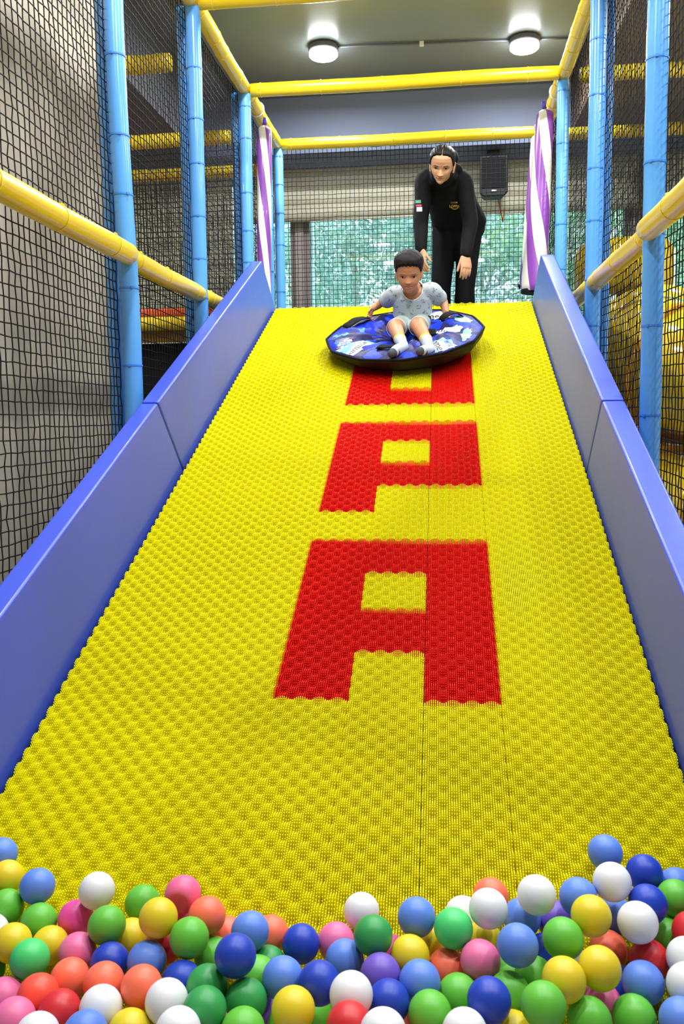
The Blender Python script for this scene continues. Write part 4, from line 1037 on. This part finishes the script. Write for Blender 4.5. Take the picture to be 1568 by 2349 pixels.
for h_, k_, a_ in legs: limb(body, [h_, h_.lerp(k_, 0.5), k_, k_.lerp(a_, 0.4), a_], [0.082, 0.072, 0.052, 0.050, 0.036], 18)
bm_ = remesh(body, 0.0036, 3)
fin = MB(); add_mesh(fin, bm_); WH.skin(fin)
woman = link('person', mesh('person', fin.V, fin.F, True), SKW)
tag(woman, 'person in black hoodie and trousers leaning forward behind the slide crest', 'person')
# hoodie
hd = MB(); torso(hd, 1.10)
ringloft(hd, [(hipc-ax_t*0.085, X_*0.178, FB*0.132), (hipc-ax_t*0.035, X_*0.192, FB*0.142), (hipc+ax_t*0.03, X_*0.184, FB*0.136)], 32)
for sh, el, wr in ((shR, elR, wrR), (shL, elL, wrL)):
    inner = chest.lerp(nb, 0.75).lerp(sh, 0.45)
    limb(hd, [inner, sh+ax_t*0.008, sh.lerp(el, 0.5), el, el.lerp(wr, 0.5), wr.lerp(el, 0.10), wr.lerp(el, 0.03)], [0.066, 0.062, 0.056, 0.051, 0.045, 0.040, 0.036], 20)
up_ = (nb-hipc).normalized()
limb(hd, [nb-up_*0.05, nb, nb.lerp(neck_top, 0.55)], [0.092, 0.090, 0.078], 24)
for i in range(7):                                       # hood folded round the neck and shoulders
    a = R_(-135+45*i)
    c = nb+up_*0.018+X_*0.086*math.sin(a)-FB*0.078*math.cos(a)
    ball(hd, c, X_*0.044, FB*0.036, up_*(0.040 if abs(a) < 1.9 else 0.026))
hb = nb+up_*0.045-FB*0.085                              # hood hanging behind the neck
ball(hd, hb-up_*0.035, X_*0.090, FB*0.048, up_*0.06); ball(hd, hb+X_*0.080-up_*0.012, X_*0.030, FB*0.05, up_*0.045)
hood_me = remesh(hd, 0.006, 6)
hoodie = child('hoodie', hood_me, M_HOOD, woman)
for wr, el in ((wrR, elR), (wrL, elL)):
    c = MB(); d = (el-wr).normalized(); c.tube([wr+d*0.002, wr+d*0.02, wr+d*0.055], [0.031, 0.034, 0.035], 20); child('cuff', mesh('cuff', c.V, c.F, True), M_HOOD, hoodie)
# trousers
tr = MB()
ringloft(tr, [(hipc+Vector((0, 0.0, -0.12)), X_*0.150, Vector((0, 0.115, 0))), (hipc+Vector((0, 0.0, -0.03)), X_*0.172, Vector((0, 0.125, 0.03))), (hipc+ax_t*0.06, X_*0.150, FB*0.11)], 28)
for (h_, k_, a_), fl in zip(legs, (0.080, 0.076)):
    limb(tr, [h_, h_.lerp(k_, 0.5), k_, k_.lerp(a_, 0.5), a_+Vector((0, 0, 0.045))], [0.092, 0.078, 0.068, fl, fl+0.012], 22)
child('trousers', remesh(tr, 0.007, 6), M_TROU, woman)
for h_, k_, a_ in legs:
    sh_ = MB(); c = Vector((a_.x, a_.y-0.05, ZP+0.035)); ringloft(sh_, [(c+Vector((0, 0.09, 0.0)), Vector((0.036, 0, 0)), Vector((0, 0, 0.034))), (c, Vector((0.042, 0, 0)), Vector((0, 0, 0.034))), (c+Vector((0, -0.09, -0.006)), Vector((0.04, 0, 0)), Vector((0, 0, 0.027)))], 20)
    child('shoe', mesh('shoe', sh_.V, sh_.F, True), M_DARK, woman)
# hair: slicked back from a centre parting, with a bun
V, Fc = WH.hair([(0, .80), (.45, .79), (.8, .74), (1.05, .62), (1.25, .48), (1.42, .44), (1.6, .50), (1.85, .44), (2.2, .25), (3.2, .18)], 0.008, part=True)
hm = MB().add(V, Fc); bc = WH.P(0, -.60, .62); ball(hm, bc, WH.M @ Vector((0.042, 0, 0)), WH.M @ Vector((0, 0.034, 0)), WH.M @ Vector((0, 0, 0.040)))
child('hair', mesh('hair', hm.V, hm.F, True), hair_mat('black_sleek_hair', rgb(17, 15, 16), 0.5), woman)
def face_parts(Hd, root, ex, ez, ew, eh, brow_dz, brow_t, m_skinlid, gaze=(0, -0.3), browm=None, tilt=0.06, inner=0.0):
    for sg in (-1, 1):
        pv, pf = Hd.patch(almond(sg*ex, ez, ew, eh, sg, tilt=tilt), 0.0010); ew_ = child('eye_white', mesh('eye_white', pv, pf, True), M_EYEW, root)
        ic = (sg*ex+gaze[0]*ew, ez+gaze[1]*eh); ir = ew*0.58
        pts = [(ic[0]+ir*math.cos(a), max(min(ic[1]+ir*math.sin(a), ez+eh*0.85), ez-eh*0.85)) for a in np.linspace(0, 2*math.pi, 14, endpoint=False)]
        pv, pf = Hd.patch(pts, 0.0018, 3); child('iris', mesh('iris', pv, pf, True), M_IRIS, ew_)
        up = almond(sg*ex, ez, ew*1.08, eh*1.05, sg, n=20, tilt=tilt)[0:11]
        l = Hd.line(up, 0.0011*Hd.H/0.21, 0.0016); child('eyelash', mesh('eyelash', l.V, l.F, True), M_LASH, root)
        bp_ = [(sg*(ex-ew*1.05), ez+brow_dz-.006+inner), (sg*(ex-ew*.3), ez+brow_dz+.008), (sg*(ex+ew*.5), ez+brow_dz+.012), (sg*(ex+ew*1.35), ez+brow_dz-.014), (sg*(ex+ew*.5), ez+brow_dz+.012-brow_t*.8), (sg*(ex-ew*.3), ez+brow_dz+.008-brow_t), (sg*(ex-ew*1.05), ez+brow_dz-.006+inner-brow_t)]
        if sg < 0: bp_ = bp_[::-1]
        pv, pf = Hd.patch(bp_, 0.0016, 3); child('eyebrow', mesh('eyebrow', pv, pf, True), browm, root)
M_BROWW = mat('dark_brow', rgb(44, 30, 26), 0.8)
face_parts(WH, woman, .150, .475, .066, .025, .080, .026, SKW, (0, -0.5), M_BROWW)
M_LIPW = mat('rose_lip', rgb(176, 112, 100), 0.4)
def lip(Hd, w, z0, curve, up, dn, n=12):
    a = [(x, z0+curve*(x/w)**2+up*(1-(abs(x)/w)**2)) for x in np.linspace(-w, w, n)]
    b = [(x, z0+curve*(x/w)**2-dn*(1-(abs(x)/w)**2)) for x in np.linspace(w, -w, n)][1:-1]
    return a+b
pv, pf = WH.patch(lip(WH, .112, .200, .024, .018, .003), 0.0012, 3); child('upper_lip', mesh('upper_lip', pv, pf, True), M_LIPW, woman)
pv, pf = WH.patch(lip(WH, .098, .180, .022, .004, .020), 0.0016, 3); child('lower_lip', mesh('lower_lip', pv, pf, True), M_LIPW, woman)
l = WH.line([(x, .190+.024*(x/.112)**2) for x in np.linspace(-.122, .122, 11)], 0.0007, 0.0012); child('mouth_line', mesh('mouth_line', l.V, l.F, True), mat('mouth_shadow_red', rgb(92, 46, 42), 0.6), woman)
for sg in (-1, 1):
    n_ = MB(); ball(n_, WH.P(sg*.03, float(WH.y_at(sg*.03, .268))-.004, .266), WH.M @ Vector((.0032, 0, 0)), WH.M @ Vector((0, .002, 0)), WH.M @ Vector((0, 0, .0016)), 10); child('nostril', mesh('nostril', n_.V, n_.F, True), mat('nostril_dark', rgb(80, 44, 36), 0.7), woman)
# chest logo and sleeve patches
FD = -FB if FB.y > 0 else FB
camdir = (Vector((0.33, 3.7, 2.12))-CAM).normalized()
def flat_text(txt, sz, bold=0.0): return densify(text_mesh(txt, sz, bold), sz*0.25)
lg = project_mesh(flat_text('LOPPA', 0.0225, 0.0007), hood_me, (0.334, 3.62, 2.103), (1, 0, -0.03), (0, 0.05, 1), camdir, 0.0035); child('logo_word', lg, mat('logo_yellow', rgb(232, 200, 40), 0.5), hoodie)
def flat_quad(w, h, arc=0.0, n=10):
    V = []; 
    for i in range(n+1):
        u = i/n-0.5
        V += [(u*w, -h/2+arc*4*u*u, 0), (u*w, h/2+arc*4*u*u, 0)]
    return mesh('q', V, [(2*i, 2*i+2, 2*i+3, 2*i+1) for i in range(n)])
for dx, dz, w, h, arc, c, nm in ((0.002, -0.018, 0.048, 0.005, 0.010, rgb(232, 200, 40), 'logo_smile'), (-0.017, 0.024, 0.014, 0.012, 0, rgb(50, 96, 62), 'logo_mark'), (-0.001, 0.024, 0.014, 0.012, 0, rgb(196, 52, 50), 'logo_mark'), (0.014, 0.024, 0.012, 0.011, 0, rgb(160, 180, 200), 'logo_mark')):
    q = project_mesh(flat_quad(w, h, arc), hood_me, (0.334+dx, 3.62, 2.103+dz), (1, 0, -0.03), (0, 0.05, 1), camdir, 0.0035); child(nm, q, mat('%s_%d' % (nm, int(dx*1000)), c, 0.55), hoodie)
for k_, (c, hh_) in enumerate(((rgb(80, 150, 120), 0.020), (rgb(205, 50, 52), 0.013), (rgb(205, 218, 232), 0.028))):
    z_ = (2.142, 2.118, 2.094)[k_]
    q = project_mesh(flat_quad(0.036, hh_), hood_me, (0.098+0.004*k_, 3.62, z_), (1, 0.0, 0), (0, 0.05, 1), (Vector((0.10, 3.62, 2.12))-CAM).normalized(), 0.003); child('sleeve_patch', q, mat('sleeve_patch_%d' % k_, c, 0.6), hoodie)

# ------------------------------------------------------------------ boy riding the tube
SKB = skin_mat('tan_skin', rgb(182, 126, 88))
M_TEE = mat('pale_grey_jersey', rgb(176, 184, 184), 0.85, 0.2, bump=0.5, bscale=14); M_SHORT = mat('sage_grey_jersey', rgb(142, 152, 146), 0.85, 0.2, bump=0.5, bscale=16)
bp = Vector((0.088, 2.735, 1.265)); bs = Vector((0.090, 2.655, 1.430))
BH = Head((0.076, 2.545, 1.418), (-0.02, -0.915, -0.40), (0.0, -0.40, 0.915), 0.198, True)
ax_b = (bs-bp).normalized(); XB = Vector((1, 0, 0.03)); XB = (XB-ax_b*XB.dot(ax_b)).normalized(); FBb = ax_b.cross(XB)
if FBb.y > 0: FBb = -FBb
bshR, bshL = Vector((0.000, 2.660, 1.412)), Vector((0.192, 2.665, 1.425))
belR, bwrR = Vector((-0.088, 2.765, 1.388)), Vector((-0.138, 2.700, 1.345))
belL, bwrL = Vector((0.258, 2.760, 1.385)), Vector((0.274, 2.660, 1.312))
bkR, baR = Vector((0.004, 2.440, 1.212)), Vector((0.043, 2.215, 1.120))
bkL, baL = Vector((0.126, 2.440, 1.220)), Vector((0.174, 2.215, 1.118))
bhR, bhL = Vector((0.042, 2.70, 1.245)), Vector((0.140, 2.70, 1.245))
def btorso(mb, k):
    mid = bp.lerp(bs, 0.5)
    ringloft(mb, [(bp-ax_b*0.03, XB*0.096*k, FBb*0.078*k), (bp+ax_b*0.03, XB*0.097*k, FBb*0.080*k), (mid, XB*0.096*k, FBb*0.076*k), (bs-ax_b*0.03, XB*0.100*k, FBb*0.070*k), (bs+ax_b*0.005, XB*0.085*k, FBb*0.055*k), (bs+ax_b*0.022, XB*0.05*k, FBb*0.04*k)], 28)
bb = MB(); btorso(bb, 0.92)
bnt = BH.P(0, -.07, .20)
limb(bb, [bs-ax_b*0.01, bs.lerp(bnt, 0.5)+Vector((0, -.004, 0)), bnt], [0.045, 0.039, 0.042], 18)
for sh, el, wr in ((bshR, belR, bwrR), (bshL, belL, bwrL)):
    limb(bb, [sh, sh.lerp(el, 0.5), el, el.lerp(wr, 0.4), wr], [0.031, 0.028, 0.0245, 0.024, 0.017], 16)
hand(bb, bwrR, (-0.25, -0.45, -0.75), (0.55, -0.6, -0.5), (0.5, -0.8, 0), 0.62, 0.55)
hand(bb, bwrL, (0.20, -0.55, -0.72), (-0.45, -0.75, -0.3), (-1, -0.3, 0), 0.62, 0.55)
for h_, k_, a_ in ((bhR, bkR, baR), (bhL, bkL, baL)):
    limb(bb, [h_, h_.lerp(k_, 0.5), k_, k_.lerp(a_, 0.35), a_], [0.055, 0.049, 0.039, 0.038, 0.026], 18)
feet = []
for a_, toe, heel in ((baR, Vector((0.004, 2.095, 1.050)), Vector((0.060, 2.180, 1.086))), (baL, Vector((0.143, 2.100, 1.058)), Vector((0.190, 2.165, 1.062)))):
    limb(bb, [heel, heel.lerp(toe, 0.5)+Vector((0, 0, 0.004)), toe], [0.022, 0.023, 0.017], 16); feet.append((a_, toe, heel))
bme = remesh(bb, 0.0028, 3)
fin = MB(); add_mesh(fin, bme); BH.skin(fin)
boy = link('person', mesh('person', fin.V, fin.F, True), SKB)
tag(boy, 'small child in grey shirt and shorts smiling, sitting on the sliding tube', 'person')
te = MB(); btorso(te, 1.12)
for sh, el in ((bshR, belR), (bshL, belL)):
    d = (el-sh)
    limb(te, [bs-ax_b*0.025+(sh-bs)*0.35, sh+ax_b*0.004, sh+d*0.40, sh+d*0.62], [0.050, 0.048, 0.046, 0.046], 20)
ringloft(te, [(bp-ax_b*0.02, XB*0.112, FBb*0.094), (bp+ax_b*0.025, XB*0.116, FBb*0.096), (bp+ax_b*0.06, XB*0.108, FBb*0.09)], 28)
tee_me = remesh(te, 0.0042, 5)
# neckline: drop the cloth over the throat
bm = bmesh.new(); bm.from_mesh(tee_me)
nc = bs+ax_b*0.030+FBb*0.022
kill = []
for f_ in bm.faces:
    p = f_.calc_center_median()-nc
    a_, b_, c_ = p.dot(XB), p.dot(ax_b), p.dot(FBb)
    if (a_/0.056)**2+((b_+0.004)/0.052)**2 < 1 and c_ > -0.045: kill.append(f_)
bmesh.ops.delete(bm, geom=kill, context='FACES'); bm.to_mesh(tee_me); bm.free()
tee = child('t_shirt', tee_me, M_TEE, boy); sdm = tee.modifiers.new('thick', 'SOLIDIFY'); sdm.thickness = 0.002; sdm.offset = 1
# collar rib follows the cut edge
bvh_t = BVHTree.FromPolygons([v.co for v in tee_me.vertices], [tuple(p.vertices) for p in tee_me.polygons])
pts = []
for i in range(33):
    a = 2*math.pi*i/32; st = nc+XB*0.058*math.cos(a)+ax_b*(0.054*math.sin(a)-0.004)
    if math.sin(a) > 0.35: 
        h, *_ = bvh_t.find_nearest(st-FBb*0.03)
    else:
        h, _, _, _ = bvh_t.ray_cast(st+FBb*0.3, -FBb, 0.6)
        if h is None: h, *_ = bvh_t.find_nearest(st+FBb*0.02)
    pts.append(h)
cb = MB().tube(pts, 0.0042, 8, cap=False); child('collar', mesh('collar', cb.V, cb.F, True), mat('collar_rib', rgb(196, 200, 190), 0.85), tee)
# scattered line drawings printed on the shirt
rg = random.Random(11); bd = (bs-CAM).normalized(); pm = MB()
for gx in range(-4, 6):
    for gz in range(-5, 4):
        if (gx+gz) % 2: continue
        cx_, cz_ = bs.x+gx*0.030+rg.uniform(-.005, .005), bs.z-0.055+gz*0.030+rg.uniform(-.005, .005)
        for s_ in range(rg.randint(3, 5)):
            x_, z_ = cx_+rg.uniform(-.009, .009), cz_+rg.uniform(-.009, .009); a = rg.uniform(0, 6.28); cv = rg.uniform(-2.5, 2.5); prev = None
            for k_ in range(5):
                st = Vector((x_, bs.y, z_)); h, nn, _, _ = bvh_t.ray_cast(st-bd*0.4, bd, 0.55)
                if h is not None:
                    h = h+nn*0.0028
                    if prev is not None and (h-prev).length < 0.012: pm.tube([prev, h], 0.0007, 4)
                prev = h; x_ += 0.0034*math.cos(a); z_ += 0.0034*math.sin(a); a += cv*0.5
po = child('shirt_print', mesh('shirt_print', pm.V, pm.F), mat('print_charcoal', rgb(86, 90, 96), 0.8), tee); po['kind'] = 'stuff'
so = MB()
ringloft(so, [(bp-ax_b*0.035, XB*0.106, FBb*0.090), (bp+ax_b*0.0, XB*0.104, FBb*0.088), (bp+ax_b*0.03, XB*0.100, FBb*0.084)], 26)
for h_, k_ in ((bhR, bkR), (bhL, bkL)):
    limb(so, [h_, h_.lerp(k_, 0.40), h_.lerp(k_, 0.70)+Vector((0, 0, -0.004))], [0.066, 0.060, 0.056], 22)
child('shorts', remesh(so, 0.0045, 4), M_SHORT, boy)
for h_, k_ in ((bhR, bkR), (bhL, bkL)):
    d = (k_-h_).normalized(); c = h_.lerp(k_, 0.86)+Vector((0, 0, -0.005)); u = d.orthogonal().normalized(); v = d.cross(u)
    tb_ = MB().tube([c+(u*math.cos(a)+v*math.sin(a))*0.0525 for a in np.linspace(0, 2*math.pi, 33)], 0.0014, 8, cap=False); child('shorts_trim', mesh('shorts_trim', tb_.V, tb_.F, True), M_WHITE, boy)
M_SOCK = mat('pale_blue_grey_sock', rgb(178, 188, 200), 0.9, 0.2); M_TOE = mat('charcoal_toe', rgb(66, 68, 78), 0.9); M_CUFF = mat('yellow_cuff', rgb(226, 190, 60), 0.9); M_SOLE = mat('tan_sole', rgb(196, 150, 96), 0.9)
for (a_, toe, heel), k_ in zip(feet, (bkR, bkL)):
    sk = MB(); up2 = (k_-a_).normalized()
    limb(sk, [a_+up2*0.018, a_, heel+Vector((0, 0, 0.004))], [0.030, 0.030, 0.026], 18)
    limb(sk, [heel, heel.lerp(toe, 0.5)+Vector((0, 0, 0.004)), toe.lerp(heel, 0.22)], [0.0262, 0.0275, 0.0255], 18)
    sock_ = child('sock', remesh(sk, 0.003, 3), M_SOCK, boy)
    tm = MB(); limb(tm, [toe.lerp(heel, 0.30), toe], [0.0268, 0.0205], 18); child('sock_toe', mesh('sock_toe', tm.V, tm.F, True), M_TOE, sock_)
    cm = MB().tube([a_+up2*0.010, a_+up2*0.030], [0.0322, 0.0325], 20); child('sock_cuff', mesh('sock_cuff', cm.V, cm.F, True), M_CUFF, sock_)
# smile
M_MOUTH = mat('mouth_red', rgb(120, 56, 50), 0.5); M_LIPB = mat('child_lip', rgb(178, 108, 90), 0.45)
pv, pf = BH.patch(lip(BH, .148, .174, .046, .014, .046, 16), 0.0016, 4); child('lips', mesh('lips', pv, pf, True), M_LIPB, boy)
pv, pf = BH.patch(lip(BH, .124, .176, .040, .006, .026, 16), 0.0026, 4); mo_ = child('mouth_opening', mesh('mouth_opening', pv, pf, True), M_MOUTH, boy)
for i in range(-2, 3):
    x_ = i*.033; zc_ = .180+.040*(x_/.124)**2; hgt = .022-.0025*abs(i)
    pv, pf = BH.patch([(x_-.0158, zc_+.004), (x_+.0158, zc_+.004), (x_+.0150, zc_-hgt), (x_, zc_-hgt-.002), (x_-.0150, zc_-hgt)], 0.0034, 2); child('tooth', mesh('tooth', pv, pf, True), M_TEETH, mo_)
M_BROWB = mat('soft_brow', rgb(104, 72, 52), 0.8)
face_parts(BH, boy, .150, .450, .060, .026, .080, .014, SKB, (0.0, -0.2), M_BROWB, -0.04, 0.012)
for sg in (-1, 1):
    n_ = MB(); ball(n_, BH.P(sg*.032, float(BH.y_at(sg*.032, .282))-.004, .280), BH.M @ Vector((.003, 0, 0)), BH.M @ Vector((0, .002, 0)), BH.M @ Vector((0, 0, .0015)), 10); child('nostril', mesh('nostril', n_.V, n_.F, True), mat('nostril_dark', rgb(80, 44, 36), 0.7), boy)
V, Fc = BH.hair([(0, .73), (.35, .725), (.65, .70), (.85, .67), (1.0, .63), (1.15, .56), (1.32, .49), (1.55, .53), (1.85, .44), (2.2, .26), (3.2, .20)], 0.019, noise=0.009, seed=2)
child('hair', mesh('hair', V, Fc, True), hair_mat('dark_brown_hair', rgb(24, 18, 16), 0.62), boy)
